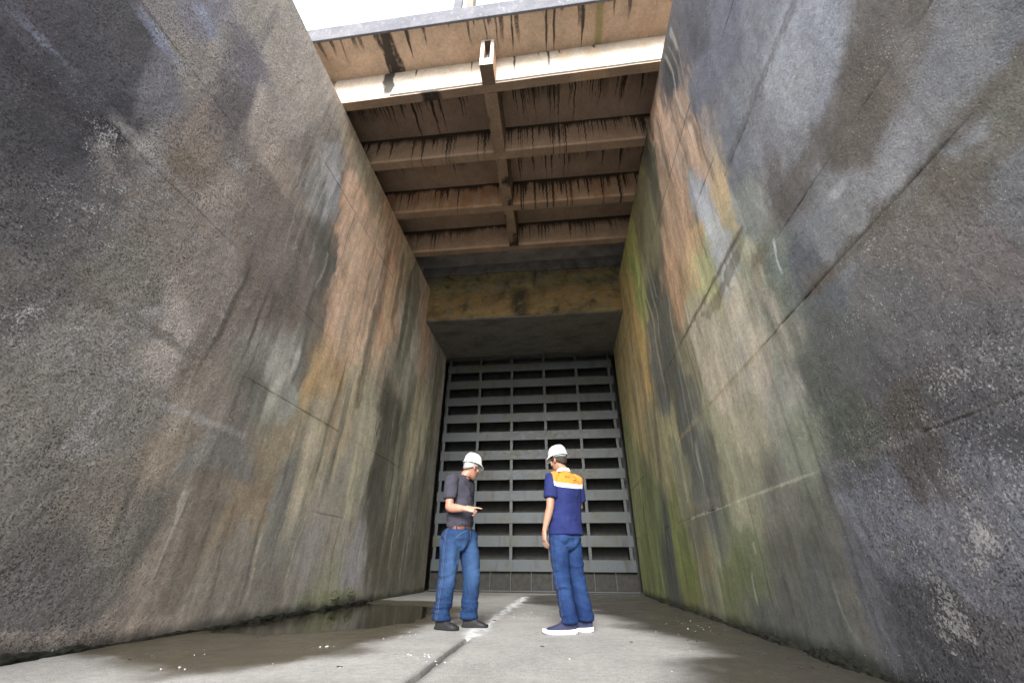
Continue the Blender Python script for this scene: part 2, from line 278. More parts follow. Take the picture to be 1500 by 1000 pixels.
# vertical runs of stain: (y at z=0, dy/dz, z low, z high, half width, colour, strength)
LEFT_RUNS = [(6.43, 0, 2.7, 7.1, 0.085, (82, 83, 78), 0.95),
 (7.62, 0.02, 0.25, 4.9, 0.3, (94, 93, 84), 0.8),
 (7.15, 0, 5.0, 7.2, 0.1, (123, 116, 100), 0.7),
 (7.75, 0, 4.4, 7.2, 0.13, (105, 105, 95), 0.8),
 (4.58, 0, 2.9, 5.4, 0.13, (95, 92, 86), 0.8),
 (4.28, 0, 5.15, 6.4, 0.08, (194, 198, 202), 0.8),
 (4.12, 0.03, 5.5, 7.4, 0.06, (105, 100, 96), 0.8),
 (4.02, 0, 5.0, 6.6, 0.05, (195, 193, 191), 0.5),
 (4.47, 0, 2.0, 3.2, 0.14, (199, 199, 190), 0.8),
 (6.88, 0, 0.9, 3.5, 0.17, (206, 202, 178), 0.75),
 (5.5, 0, 0.9, 3.2, 0.2, (197, 188, 169), 0.6),
 (6.1, 0, 1.2, 3.4, 0.1, (137, 138, 129), 0.6),
 (2.28, -0.01, 4.5, 7.2, 0.07, (110, 107, 110), 0.5),
 (2.05, 0, 4.3, 5.2, 0.05, (114, 110, 113), 0.6),
 (8.6, 0, 0.8, 4.2, 0.12, (159, 162, 143), 0.6),
 (9.3, 0, 1.5, 5.8, 0.16, (202, 192, 161), 0.6),
 (10.7, 0, 0, 6.4, 0.35, (109, 111, 91), 0.7),
 (9.9, 0, 0.8, 4, 0.12, (112, 112, 104), 0.5),
 (5.25, 0, 6.6, 7.5, 0.1, (161, 161, 134), 0.7),
 (5.75, 0, 5.9, 7.4, 0.09, (182, 164, 138), 0.7),
 (5.05, 0, 2.4, 3.5, 0.1, (197, 169, 130), 0.6),
 (4.05, 0, 2.0, 4.2, 0.1, (118, 116, 109), 0.6),
 (3.72, 0, 3.4, 4.6, 0.12, (122, 115, 112), 0.6),
 (5.75, 0, 0.1, 1.5, 0.03, (203, 194, 179), 0.6),
 (5.0, 0, 0.15, 0.9, 0.025, (202, 191, 174), 0.6),
 (9.0, 0, 0.3, 1.9, 0.03, (198, 192, 177), 0.5)]
RIGHT_RUNS = [(8.5, -0.26, 0.3, 6.2, 0.13, (67, 70, 70), 0.95),
 (5.9, 0, 1.4, 3.3, 0.28, (106, 109, 106), 0.8),
 (6.2, -0.0, 4.2, 5.7, 0.22, (89, 92, 83), 0.85),
 (3.72, 0, 5.0, 7.3, 0.085, (70, 70, 72), 0.9),
 (5.0, 0, 5.4, 7.2, 0.2, (83, 82, 69), 0.85),
 (4.35, 0, 5.6, 7.2, 0.06, (122, 113, 99), 0.7),
 (3.7, 0, 3.5, 4.7, 0.1, (190, 195, 200), 0.8),
 (7.35, 0, 5.2, 6.7, 0.16, (160, 180, 110), 0.8),
 (7.9, -0.02, 3.3, 5.7, 0.22, (206, 180, 125), 0.8),
 (7.1, 0, 0.15, 1.3, 0.4, (131, 142, 91), 0.75),
 (10.1, 0, 0, 2.2, 0.7, (132, 143, 99), 0.7),
 (7.45, 0, 1.5, 3.2, 0.2, (181, 178, 140), 0.7),
 (5.55, 0, 3.6, 5.2, 0.09, (149, 134, 113), 0.6),
 (5.2, 0, 4.0, 5.6, 0.1, (205, 176, 147), 0.7),
 (6.7, 0, 3.2, 5.2, 0.07, (196, 185, 151), 0.6),
 (4.8, 0, 0.24, 0.56, 0.022, (214, 214, 211), 0.9),
 (4.62, 0, 0.68, 0.8, 0.02, (209, 209, 205), 0.7),
 (3.5, 0, 0.12, 0.5, 0.022, (151, 162, 144), 0.55),
 (5.7, 0, 0.2, 2.2, 0.03, (190, 192, 172), 0.5),
 (6.6, 0, 1.35, 1.75, 0.03, (214, 214, 208), 0.6),
 (4.9, 0, 2.9, 3.9, 0.02, (216, 214, 206), 0.7),
 (3.86, 0, 2.3, 2.65, 0.03, (213, 211, 202), 0.6),
 (9.3, 0, 1.5, 4.5, 0.2, (114, 114, 99), 0.6),
 (2.74, 0.02, 2.62, 3.02, 0.014, (196, 197, 207), 0.9),
 (2.98, -0.0, 0.5, 5.5, 0.07, (79, 87, 74), 0.55),
 (5.6, 0, 0.5, 1.5, 0.18, (91, 94, 93), 0.6),
 (3.3, 0, 1.8, 3.2, 0.1, (140, 150, 138), 0.5),
 (4.75, 0, 0.25, 0.95, 0.25, (121, 131, 97), 0.6),
 (8.9, 0, 2.2, 4.2, 0.18, (187, 170, 130), 0.6),
 (2.55, 0, 5.2, 7.2, 0.05, (88, 89, 96), 0.6)]
# many thin runs that start at the pour joints and the wall head
def thin_runs(seed, heads, n):
    rnd = random.Random(seed); out = []
    for i in range(n):
        y0 = 3.2+8*rnd.random()**1.25; top = rnd.choice(heads)+rnd.uniform(-.1, .05); ln = rnd.uniform(.5, 2.6)
        dark = rnd.random() < .62; v = rnd.uniform(34, 62) if dark else rnd.uniform(150, 196)
        out.append((y0, rnd.uniform(-.015, .015), max(.1, top-ln), top, rnd.uniform(.012, .034), (v, v*.99, v*.93), rnd.uniform(.45, .95) if dark else rnd.uniform(.3, .6)))
    return out
LEFT_RUNS += thin_runs(3, [1.23, 2.46, 3.72, 4.95, 6.2, 7.5, 7.5], 105); RIGHT_RUNS += thin_runs(4, [1.19, 2.32, 3.47, 4.6, 5.8, 7.5, 7.5], 105)
# level bands of stain: (z, y low, y high, half width, colour, strength)
LEFT_BANDS = [(3.58, 0.7, 1.95, 0.11, (67, 64, 68), 0.7),
 (3.8, 1.6, 2.35, 0.06, (173, 170, 168), 0.45),
 (4.86, 1.3, 1.75, 0.07, (145, 150, 169), 0.7),
 (5.6, 1.5, 1.85, 0.1, (147, 152, 169), 0.7),
 (2.4, 2.2, 3.1, 0.05, (102, 99, 92), 0.6),
 (0.1, 0.8, 4.2, 0.1, (186, 173, 162), 0.35),
 (1.85, 3.0, 4.2, 0.05, (183, 183, 184), 0.45),
 (0.12, 6.0, 8.0, 0.1, (149, 155, 125), 0.7),
 (3.85, 0.9, 1.3, 0.05, (123, 127, 143), 0.5)]
RIGHT_BANDS = [(2.33, 0.8, 2.7, 0.06, (105, 100, 93), 0.75),
 (3.13, 0.9, 2.72, 0.15, (105, 100, 95), 0.7),
 (4.25, 1.5, 3.0, 0.06, (97, 97, 100), 0.55),
 (2.31, 3.4, 6.4, 0.035, (178, 162, 129), 0.4),
 (3.47, 3.1, 5.4, 0.05, (120, 111, 95), 0.7),
 (1.19, 3.3, 6.6, 0.014, (200, 197, 175), 0.45),
 (1.19, 1.3, 3.1, 0.025, (141, 135, 135), 0.35),
 (2.7, 2.5, 2.75, 0.08, (97, 100, 105), 0.5),
 (1.3, 5.0, 6.5, 0.05, (157, 144, 123), 0.25),
 (2.72, 1.95, 2.1, 0.05, (197, 199, 207), 0.6),
 (0.9, 3.1, 3.8, 0.1, (115, 118, 112), 0.4)]
# lichen density (y, z, value)
LEFT_LICH = [(.9, 4.2, .05), (1.4, 4.4, .08), (1.7, 4.1, .35), (2.0, 3.7, .75), (1.76, 3.35, .95), (1.9, 3.05, .75), (1.4, 3.2, .1), (1.6, 2.7, .45), (2.1, 2.9, .6), (2.5, 2.9, .4), (2.8, 2.5, 1.0), (2.65, 2.15, .95),
 (2.2, 2.35, .35), (2.2, 1.9, .95), (1.8, 1.8, .8), (2.6, 1.7, .75), (2.1, 1.3, .6), (2.9, 1.9, .5), (3.2, 1.6, .15), (2.6, .9, .3), (3.2, .5, .12), (3.4, .12, .5), (2.8, 3.6, .7), (3.1, 3.3, .75), (2.6, 4.0, .4), (3.0, 4.5, .7), (2.2, 5.0, .35),
 (2.6, 6.0, .65), (3.2, 5.6, .5), (3.5, 3.2, .35), (3.8, 1.85, .5), (4.0, 2.8, .25), (4.0, .5, .1), (4.5, 1.5, .1), (5, 3, .1), (6, 4, .02), (8, 2, .05), (10, 4, 0), (4.2, 5.8, .35), (5.3, 3.1, .3), (5, 6, 0)]
RIGHT_LICH = [(1, 2.5, .1), (1.5, 3.6, .05), (2.5, 5, .1), (1.5, 1.9, .35), (1.9, 1.9, .55), (2.3, 1.8, .5), (1.8, 1.5, .7), (2.3, 1.3, .55), (2.1, 1.2, .55), (2.6, 1.1, .5), (2.0, .95, .75), (1.9, .75, 1.0), (2.3, .7, .95), (2.7, .9, .9), (2.9, 1.0, .55), (2.55, .55, .9),
 (2.1, .4, .8), (2.9, .3, .35), (3.2, 1.1, .25), (3.3, .4, .05), (2.8, 1.6, .15), (2.6, 2.5, .15), (2.5, 3.0, .35), (1.45, 3.2, .35), (4, 2, .03), (6, 3, .05), (6, 5, .1), (3.4, 6.8, .3), (2.9, 6.5, .35), (9, 2, 0), (5.9, 2.6, .25)]

def poly_sd(x, y, P):
    P = np.array(P, float); d = np.full(x.shape, 1e9); ins = np.zeros(x.shape, bool)
    for i in range(len(P)):
        a = P[i]; b = P[(i+1) % len(P)]; e = b-a
        t = np.clip(((x-a[0])*e[0]+(y-a[1])*e[1])/(e@e), 0, 1)
        d = np.minimum(d, np.hypot(x-a[0]-t*e[0], y-a[1]-t*e[1]))
        c = (a[1] > y) != (b[1] > y)
        ins ^= c & (x < (b[0]-a[0])*(y-a[1])/(b[1]-a[1]+1e-12)+a[0])
    return np.where(ins, -d, d)

def idw(y, z, pts, an=.75, eps=.03):
    P = np.array(pts, float); num = 0; den = 0
    for r in P:
        d = (y-r[0])**2+(an*(z-r[1]))**2+(eps*(r[0]+.6))**2
        w = 1/d**3; num = num+w[:, None]*r[None, 2:]; den = den+w
    return num/den[:, None]

def paint(y, z, pts, runs, bands, lich, patches, seed, side):  # table colours already carry a gain against shade in the bay
    sc = np.clip(.10*(y+.6), .1, .6)
    wy = sc*(fbm(y*1.1, z*.55, seed, 5, seed)*.9+.45*fbm(y*5, z*1.6, seed, 4, seed+5, .62)+.22*fbm(y*19, z*6, seed, 3, seed+6))
    wz = sc*1.6*fbm(y*1.3, z*.9, seed+9., 4, seed+3)
    c = idw(y+wy, z+wz, pts)
    c = lin(c); g = np.zeros(len(y))
    for k, (poly, rgb, e, a) in enumerate(patches):
        yy = np.array(poly)[:, 0]; ext = (yy.max()-yy.min())
        q = np.where((y > yy.min()-ext) & (y < yy.max()+ext))[0]
        d = poly_sd(y[q]+wy[q]*.35, z[q]+wz[q]*.3, poly)
        d = d+e*(1.3*fbm(y[q]*5, z[q]*1.3, k, 5, seed+k+60, .6)+.5*fbm(y[q]*16, z[q]*6, k, 3, seed+k))
        m = (1-sstep(-e*.45, e*.55, d))*a*np.clip(.9+.5*fbm(y[q]*4, z[q]*1.5, k+.3, 4, seed+k+80), .3, 1)
        if lin(rgb).mean() < .13 and max(rgb) < 1.35*min(rgb):
            g[q] = np.maximum(g[q], a*np.clip(.5-d/(2.2*e), 0, 1)); m = m*.45
        c[q] = c[q]*(1-m[:, None])+lin(rgb)[None]*m[:, None]
    wob = .05*fbm(z*1.3, y*.4, seed, 3, seed+11)*(1+y*.25)+.035*noise(y*9, z*2.6, 0, seed)
    Y_, Z_, WOB, CC, GG = y, z, wob, c, g
    for k, (y0, sl, z0, z1, w, rgb, a) in enumerate(runs):
        q = np.where((np.abs(Y_+WOB-(y0+sl*Z_)) < 4*w+.05) & (Z_ > z0-1) & (Z_ < z1+1))[0]
        if not len(q): continue
        y = Y_[q]; z = Z_[q]; wb = WOB[q]
        d = np.abs(y+wb-(y0+sl*z))/(w*(1+.45*noise(z*1.4, k*3.1, 0, seed+k)))
        e = .25*(z1-z0)
        dn = d+.45*fbm(y*14, z*1.1, k, 3, seed+k); m = 1-sstep(.55, 1.15, dn)
        env = sstep(z0-.15*e, z0+e, z+.3*e*noise(y*8, 0, k))*(1-sstep(z1-e*.4, z1+.1*e, z+.2*e*noise(y*10, 3, k))); m = m*env
        if lin(rgb).mean() < .13 and max(rgb) < 1.35*min(rgb):
            GG[q] = np.maximum(GG[q], a*env*np.clip(1.25-.75*dn, 0, 1)); m = m*.45
        m = m*a*np.clip(.95+.7*fbm(y*5, z*1.7, k+.5, 4, seed+k+40), .3, 1)
        CC[q] = CC[q]*(1-m[:, None])+lin(rgb)[None]*m[:, None]
    y, z, c, g = Y_, Z_, CC, GG
    for k, (zc, y0, y1, w, rgb, a) in enumerate(bands):
        d = np.abs(z-zc+.25*w*fbm(y*6, z*2, k, 3, seed))/w
        m = 1-sstep(.35, 1.2, d+1.1*fbm(y*9, z*9, k, 5, seed+k, .65))
        m = m*sstep(y0-.1, y0+.12, y)*(1-sstep(y1-.15, y1+.15, y))*a
        c = c*(1-m[:, None])+lin(rgb)[None]*m[:, None]
    l = idw(y+wy*.5, z+wz*.5, [(p[0], p[1], p[2]) for p in lich], 1, .03)[:, 0]
    l = np.clip(l*(1+.8*fbm(y*3, z*3, seed, 4, seed+77)), 0, 1)
    # grime that hangs in runs all over the face
    fld = .5+.62*fbm(y*2.6, z*.35, seed, 5, seed+91, .6)+.30*fbm(y*.7, z*.6, seed, 3, seed+92)
    g = np.clip(np.maximum(g, .62*np.clip(fld-.42, 0, 1)*(.55+.45*sstep(3, 4.2, y)))+.10, 0, 1)
    return c, l, g

def make_wall(name, side, y0, y1, ny, joints, pts, runs, bands, lich, patches, seed, mat, ytail=None):
    X = XL if side < 0 else XR
    ys = np.linspace(y0, y1, ny)
    if ytail is not None: ys = np.concatenate([np.arange(ytail, y0-.2, .6), ys])  # unseen tail behind the camera, kept short to admit skylight
    zs = np.linspace(-.06, 7.6, 400)
    for j in joints: zs = np.concatenate([zs[np.abs(zs-j) > .016], [j-.011, j-.004, j+.004, j+.011]])
    zs = np.sort(zs); ny = len(ys); nz = len(zs)
    Y, Z = np.meshgrid(ys, zs, indexing='ij'); y = Y.ravel(); z = Z.ravel()
    c, l, g = paint(np.maximum(y, .3), z, pts, runs, bands, lich, patches, seed, side)
    outer = 1-sstep(2.9, 3.4, y)
    if side < 0: rough = .35+.6*(1-sstep(3.0, 4.6, y+.4*fbm(y, z, 0, 3, 5)))-.15*sstep(4.6, 5.2, z)*sstep(4.5, 5, y)
    else: rough = .18+.25*outer+.5*outer*(1-sstep(1.2, 2.2, z+.4*fbm(y*2, z*2, 0, 3, 8)))
    gj = np.zeros_like(y)
    for k, j in enumerate(joints):
        br = sstep(-.05 if side < 0 else -.3, .35, fbm(y*1.1, j*7.3, k, 4, seed+k))*.8
        g = (np.abs(z-j) < .006)*br; gj = np.maximum(gj, g)
        halo = np.exp(-((z-j)/.03)**2)*.3*br
        dk = np.clip((g*(.4 if side < 0 else .8)+halo*(.6 if side < 0 else 1.1))*(.55+.9*fbm(y*9, z*9, k, 3, seed)), 0, 1)[:, None]; c = c*(1-dk)+np.array([.02, .019, .017])*dk
    # damp foot of the wall
    ft = (1-sstep(.02, .14, z+.05*fbm(y*5, 0, 0, 3, seed)))*.7
    c = c*(1-ft[:, None])+np.array([.014, .015, .011])*ft[:, None]
    c = np.clip(c*ALB[side], .012, .80)
    relief = rough*(.006*fbm(y*3, z*3, seed, 5, seed, .6)+.003*fbm(y*22, z*22, seed, 3, seed+2))+.004*fbm(y*.6, z*.6, seed, 3, 3)
    x = X(y, z)-side*(relief-.004*gj)
    # each pour sits a few millimetres off the next
    for k, j in enumerate(joints): x = x+side*.0015*((-1)**k)*sstep(j-.02, j+.02, z)
    vs = np.stack([x, y, z], 1).tolist(); idx = np.arange(ny*nz).reshape(ny, nz)
    a, b, d, e = idx[:-1, :-1], idx[1:, :-1], idx[1:, 1:], idx[:-1, 1:]
    q = np.stack([a, b, d, e], -1).reshape(-1, 4)
    if side > 0: q = q[:, ::-1]
    fs = q.tolist()
    bx = side*6.5; n = len(vs); loop = list(idx[:, 0])+list(idx[-1, 1:])+list(idx[::-1, -1][1:])+list(idx[0, ::-1][1:-1])
    m0 = len(loop); loop2 = list(range(n, n+m0))
    for i in loop: vs.append(vs[i])
    for i in loop: vs.append((bx, vs[i][1], vs[i][2]))
    loop = loop2; n = n+m0; m = m0
    for k in range(m):
        k2 = (k+1) % m; f = [loop[k], n+k, n+k2, loop[k2]]
        fs.append(f if side < 0 else f[::-1])
    fs.append([n+k for k in range(m)] if side > 0 else [n+k for k in range(m)][::-1])
    me = bpy.data.meshes.new(name); me.from_pydata(vs, [], fs); me.update()
    pad = lambda A, v: np.concatenate([A, np.repeat(np.array([v], float), 2*m, 0)]) if np.ndim(A) == 2 else np.concatenate([A, np.full(2*m, v)])
    attr(me, 'Col', pad(c, (.16, .15, .14))); attr(me, 'lich', pad(l, .1)); attr(me, 'grime', pad(g, .1)); attr(me, 'rough', pad(np.clip(rough, 0, 1), .5))
    attr(me, 'streak', pad(np.clip(.62-.3*outer, 0, 1), .3))
    nq = (ny-1)*(nz-1); me.polygons.foreach_set('use_smooth', [True]*nq+[False]*(len(me.polygons)-nq))
    o = link(name, me, mat)
    return rebase(o, (side*3.6 if side < 0 else 1.9, (y0+y1)/2, 0))

WALL = mat_wall()
J_L = [1.23, 2.46, 3.72, 4.95, 6.2]; J_R = [1.19, 2.32, 3.47, 4.6, 5.8]; J_RO = [1.19, 2.33, 2.96, 4.2, 5.4]
o = make_wall('concrete_wing_wall', -1, .55, 3.0995, 190, J_L, LEFT_PAINT, LEFT_RUNS, LEFT_BANDS, LEFT_LICH, LEFT_PATCH, 11, WALL, -2.2)
tag(o, 'tall rough grey concrete wing wall on the left with crusty pale lichen and a dark blackened upper corner', 'wall')
o = make_wall('concrete_wing_wall', 1, .55, 3.0995, 190, J_RO, RIGHT_PAINT, RIGHT_RUNS, RIGHT_BANDS, RIGHT_LICH, RIGHT_PATCH, 23, WALL, -2.2)
tag(o, 'tall blue grey concrete wing wall on the right with diagonal looking stain bands and white crust near its foot', 'wall')
o = make_wall('concrete_pier', -1, 3.1003, 11.45, 400, J_L, LEFT_PAINT, LEFT_RUNS, LEFT_BANDS, LEFT_LICH, LEFT_PATCH, 11, WALL)
tag(o, 'left concrete pier wall under the deck with a large orange stain and black runs', 'wall')
o = make_wall('concrete_pier', 1, 3.1003, 11.45, 400, J_R, RIGHT_PAINT, RIGHT_RUNS, RIGHT_BANDS, RIGHT_LICH, RIGHT_PATCH, 23, WALL)
tag(o, 'right concrete pier wall under the deck streaked with green moss, ochre and peach stains', 'wall')

# ------------------------------------------------------------------ floor

PUDDLE = [(-3.9, 5.0), (-4.0, 6.6), (-3.7, 8.2), (-2.7, 7.95), (-1.95, 7.5), (-1.6, 6.4), (-1.62, 5.5), (-1.9, 4.85), (-2.35, 4.4), (-2.9, 4.15), (-3.6, 4.3)]
DAMP_L = [(-2.85, 2.95), (-2.33, 2.74), (-2.08, 2.96), (-1.85, 3.31), (-1.6, 3.76), (-1.66, 4.46), (-1.5, 5.07), (-1.36, 5.95), (-1.5, 7.2), (-2.23, 8.5), (-3.9, 8.75), (-3.9, 6.1), (-3.9, 4.6), (-3.8, 3.77), (-3.6, 3.3)]
DAMP_R = [(-.75, 8.6), (-.8, 10.6), (.51, 11.5), (2.2, 11.5), (2.2, 7.1), (2.2, 5), (2.2, 3), (2.1, 2.4), (1.2, 2.4), (.42, 2.7), (.72, 3.25), (1.03, 4.0), (1.02, 4.7), (.70, 5.35), (.62, 6.3), (.40, 7.4)]
def floor_z(x, y):
    x = np.asarray(x, float); y = np.asarray(y, float)
    sd = poly_sd(x, y, PUDDLE)+.16*fbm(x*1.6, y*1.6, 0, 4, 31)
    z = .0035*fbm(x*1.2, y*1.2, 0, 4, 2)+.0016*fbm(x*9, y*9, 0, 3, 6)
    z = z-.016*sstep(.12, -.45, sd)
    return z, sd
xs = np.concatenate([np.linspace(-4.2, -.92, 125), [-.908, -.900, -.863, -.855], np.linspace(-.84, 2.5, 125)])
ys = np.concatenate([np.arange(-9, .6, .8), np.linspace(.6, 5.2, 200), np.linspace(5.23, 13.4, 200)])
Xg, Yg = np.meshgrid(xs, ys, indexing='ij'); x = Xg.ravel(); y = Yg.ravel()
z, sd = floor_z(x, y)
nz1 = fbm(x*2, y*2, 0, 5, 51); nz2 = fbm(x*7, y*7, 0, 4, 52)
sdl = poly_sd(x, y, DAMP_L)+.20*nz1+.06*nz2; sdr = poly_sd(x, y, DAMP_R)+.22*nz1+.08*nz2
c = np.repeat(np.array([[.33, .323, .312]]), len(x), 0)*(1+.22*fbm(x*.9, y*.9, 0, 4, 53))[:, None]
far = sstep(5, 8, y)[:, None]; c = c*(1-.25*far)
dl = sstep(.2, -.16, sdl); dr = sstep(.3, -.24, sdr)
c = c*(1-dl[:, None])+np.array([.082, .072, .052])*dl[:, None]
inn = sstep(0, -.25, sd)[:, None]; c = c*(1-inn)+np.array([.045, .04, .026])*inn
c = c*(1-dr[:, None])+np.array([.056, .050, .042])*dr[:, None]
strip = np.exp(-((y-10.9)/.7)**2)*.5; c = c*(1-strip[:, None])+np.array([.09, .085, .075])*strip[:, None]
gy = 4.33+.1*noise(x*9, 0); groove = (np.abs(x+.8815+.006*fbm(y*4, 0, 0, 3, 9)) < .0195)*(y < 4.40)
z = z-.06*groove
c[groove > 0] = (.006, .006, .006)
rim = np.exp(-((x+.8815)/.045)**2)*(y < 4.40)*(groove == 0)*.75
c = c*(1-rim[:, None])+np.array([.05, .047, .042])*rim[:, None]
wx = x+.8815-.007*(y-4.3)+.03*fbm(y*2.5, 0, 0, 3, 66)
wl = np.exp(-(wx/(.062+.03*noise(y*3, 1)))**2)*sstep(4.15, 4.5, y)*(1-sstep(9.6, 10.6, y))*np.clip(.75+1.6*fbm(x*22, y*9, 0, 4, 67), 0, 1)
wl = np.clip(wl*1.7, 0, .95)
c = c*(1-wl[:, None])+np.array([.60, .61, .63])*wl[:, None]; z = z+.006*wl
wetv = np.clip(np.maximum(dl*.8, dr*.62), 0, 1)*(1-wl)
vs = np.stack([x, y, z], 1); idx = np.arange(len(x)).reshape(len(xs), len(ys))
q = np.stack([idx[:-1, :-1], idx[1:, :-1], idx[1:, 1:], idx[:-1, 1:]], -1).reshape(-1, 4)
me = bpy.data.meshes.new('channel_floor'); me.from_pydata(vs.tolist(), [], q.tolist()); me.update()
attr(me, 'Col', np.clip(c*FLOOR_ALB, .01, .6)); attr(me, 'wet', wetv)
o = link('channel_floor', me, mat_floor(), smooth=True); tag(o, 'concrete floor of the outlet channel with damp patches and a dark joint', 'floor', kind='structure')
# water lying in the hollow by the left wall
t = NT('murky_puddle_water'); n = t.noise(7, 3, .5); n2 = t.noise(2.0, 4, .6)
wm = t.fin(t.mix(t.rng(n2, .35, .7), (.016, .014, .009), (.04, .034, .02)), t.rng(n2, .3, .7, .03, .09), t.bump(n, .04, .004), spec=.5)
m = MB(); gx = np.linspace(-3.95, -1.3, 40); gyy = np.linspace(3.7, 8.6, 60)
W = [(a, b, -.0085) for a in gx for b in gyy]
m.add(W, [[i*60+j, (i+1)*60+j, (i+1)*60+j+1, i*60+j+1] for i in range(39) for j in range(59)])
o = m.build('puddle_water', wm); tag(o, 'still brown puddle lying along the foot of the left wall', 'puddle', kind='structure')
# land outside the channel
t = NT('lightened_ground'); n = t.noise(.6, 8, .6); gm = t.fin(t.mix(n, (.20, .19, .16), (.30, .28, .24)), .95, t.bump(n, .4, .1))  # tone lightened to bounce light into the bay
m = MB(); G = 900; m.add([(-G, -G, -.09), (G, -G, -.09), (G, G, -.09), (-G, G, -.09)], [(0, 1, 2, 3)])
o = m.build('ground', gm); tag(o, 'unseen flat ground around the outlet works, lightened to bounce light into the bay', 'ground', kind='structure')

# ------------------------------------------------------------------ deck bridge
DECK = mat_deck()
def stained_box(name, p, parent, col, drips, seed, nx=90, ny=24, mat=None):
    """six-sided member p = 8 corners, every side a grid so run-off stains can sit on it"""
    P = [Vector(q) for q in p]; sides = [(3, 2, 1, 0), (4, 5, 6, 7), (0, 1, 5, 4), (1, 2, 6, 5), (2, 3, 7, 6), (3, 0, 4, 7)]
    vs = []; fs = []
    for si, (a, b, cc, d) in enumerate(sides):
        l1 = max((P[b]-P[a]).length, (P[cc]-P[d]).length); l2 = max((P[d]-P[a]).length, (P[cc]-P[b]).length)
        f_ = si in (0, 2) and name != 'stringer'; n1 = int(max(1, min(900, l1/(.012 if f_ else .06)))); n2 = int(max(1, min(200, l2/(.035 if f_ else .06)))); n = len(vs)
        for i in range(n1+1):
            for j in range(n2+1):
                u = i/n1; v = j/n2
                vs.append(P[a]*(1-u)*(1-v)+P[b]*u*(1-v)+P[cc]*u*v+P[d]*(1-u)*v)
        fs += [[n+i*(n2+1)+j, n+(i+1)*(n2+1)+j, n+(i+1)*(n2+1)+j+1, n+i*(n2+1)+j+1] for i in range(n1) for j in range(n2)]
    A = np.array([tuple(v) for v in vs]); C, D = drips(A[:, 0], A[:, 1], A[:, 2], col)
    A[:, 1] += .004*fbm(A[:, 0]*2, A[:, 2]*2, 0, 3, seed)
    me = bpy.data.meshes.new(name); me.from_pydata(A.tolist(), [], fs); me.update()
    attr(me, 'Col', np.clip(C*DECK_ALB, .01, .75)); attr(me, 'drip', D)
    return link(name, me, mat or DECK, parent)

deck = empty('bridge_deck', (-.8, 6, 7.62)); tag(deck, 'concrete bridge deck on four brown stained girders spanning between the pier tops', 'bridge')
def put(o): o.matrix_parent_inverse = Matrix.Translation(-deck.location); return o
TAN = np.array([.56, .42, .31]); CREAM = np.array([.64, .57, .49]); BROWN = np.array([.30, .215, .15]); RUST = np.array([.44, .235, .11])
def comb(x, seed, f=9, thr=.12):       # many thin runs of differing length across the width
    a = noise(x*f*1.8, 3.3, 0, seed)*.5+noise(x*f*4, 7.7, 0, seed+1)*.65; ln = .5+.5*noise(x*f*1.5, 1.1, 0, seed+2)
    big = np.clip(.55+.75*fbm(x*.9, 2.2, 0, 3, seed+3), 0, 1)
    return np.clip((a+.8*big-.40)*2.6, 0, 1), np.clip(ln*(.45+big), .05, 1.4)
def slab_drips(x, y, z, col):
    C = np.repeat(TAN[None]*.95, len(x), 0)
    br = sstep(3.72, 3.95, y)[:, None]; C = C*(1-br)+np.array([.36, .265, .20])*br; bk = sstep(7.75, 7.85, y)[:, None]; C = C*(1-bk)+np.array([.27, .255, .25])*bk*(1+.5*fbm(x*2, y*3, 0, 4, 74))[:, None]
    C = C*(1+.25*fbm(x*1.3, y*.6, 0, 4, 71))[:, None]
    pk = sstep(.0, .5, fbm(x*1.1, y*.35, 0, 3, 72))[:, None]*(1-br)*.6; C = C*(1-pk)+np.array([.40, .25, .165])*pk
    D = np.zeros(len(x))
    for k, (g, L) in enumerate(((3.06, .62), (3.85, 1.1), (5.15, 1.1), (6.48, .8))):
        s = x+.006*np.sin(y*17+x*9)+(y-g)*.05*noise(x*2, 0, 0, k)
        m, ln = comb(s, 80+k*7, (15 if k else 7)*(1 if k != 1 else 1.25)); t = (y-g)
        ln = np.maximum(ln*L, .04)
        if k: ln = ln+.18*(x < 3)
        dens = [.6, 1, .9, .5][k]*(y < 7.75)
        tp = np.clip(t, 0, 9)/ln
        on = np.clip(m*1.25-tp**1.6, 0, 1)
        wash = np.clip((.95 if k == 0 else 1.3)-np.clip(t, 0, 9)/((.10 if k == 0 else [0, .75, .6, .4][k])*(1+.8*fbm(x*1.6, k, 0, 4, 83+k))), 0, 1)*(.75+.5*fbm(x*9, t*2, k, 3, 84))
        D = np.maximum(D, (t >= -.02)*(t < 1.3)*np.maximum(on, wash*(.8 if k else .9))*dens)
    # one broad black run on the overhang
    D = np.maximum(D, (1-sstep(.11, .20, np.abs(x+2.62-.12*(y-3.1)+.05*fbm(x*5, y*5, 0, 3, 90))))*(y < 3.9)*(.8+.5*fbm(x*18, y*6, 0, 4, 95)))
    for xx, yy, w in ((-2.2, 3.45, .07), (-.42, 3.6, .03), (.15, 3.66, .035), (.28, 3.66, .03), (-1.9, 3.3, .05), (.75, 3.6, .05)):
        D = np.maximum(D, np.clip(1.15-np.abs(x-xx+.02*noise(y*3, xx))/(w*np.clip((yy+.12-y)/.45, .12, 1))+.5*fbm(x*30, y*6, 0, 3, 93), 0, 1)*(y < yy+.1)*.85)
    gr = (1-sstep(.03, .09, np.abs(x-1.02)))*(y < 3.7)*.6; C = C*(1-gr[:, None])+np.array([.17, .18, .04])*gr[:, None]
    return C, D
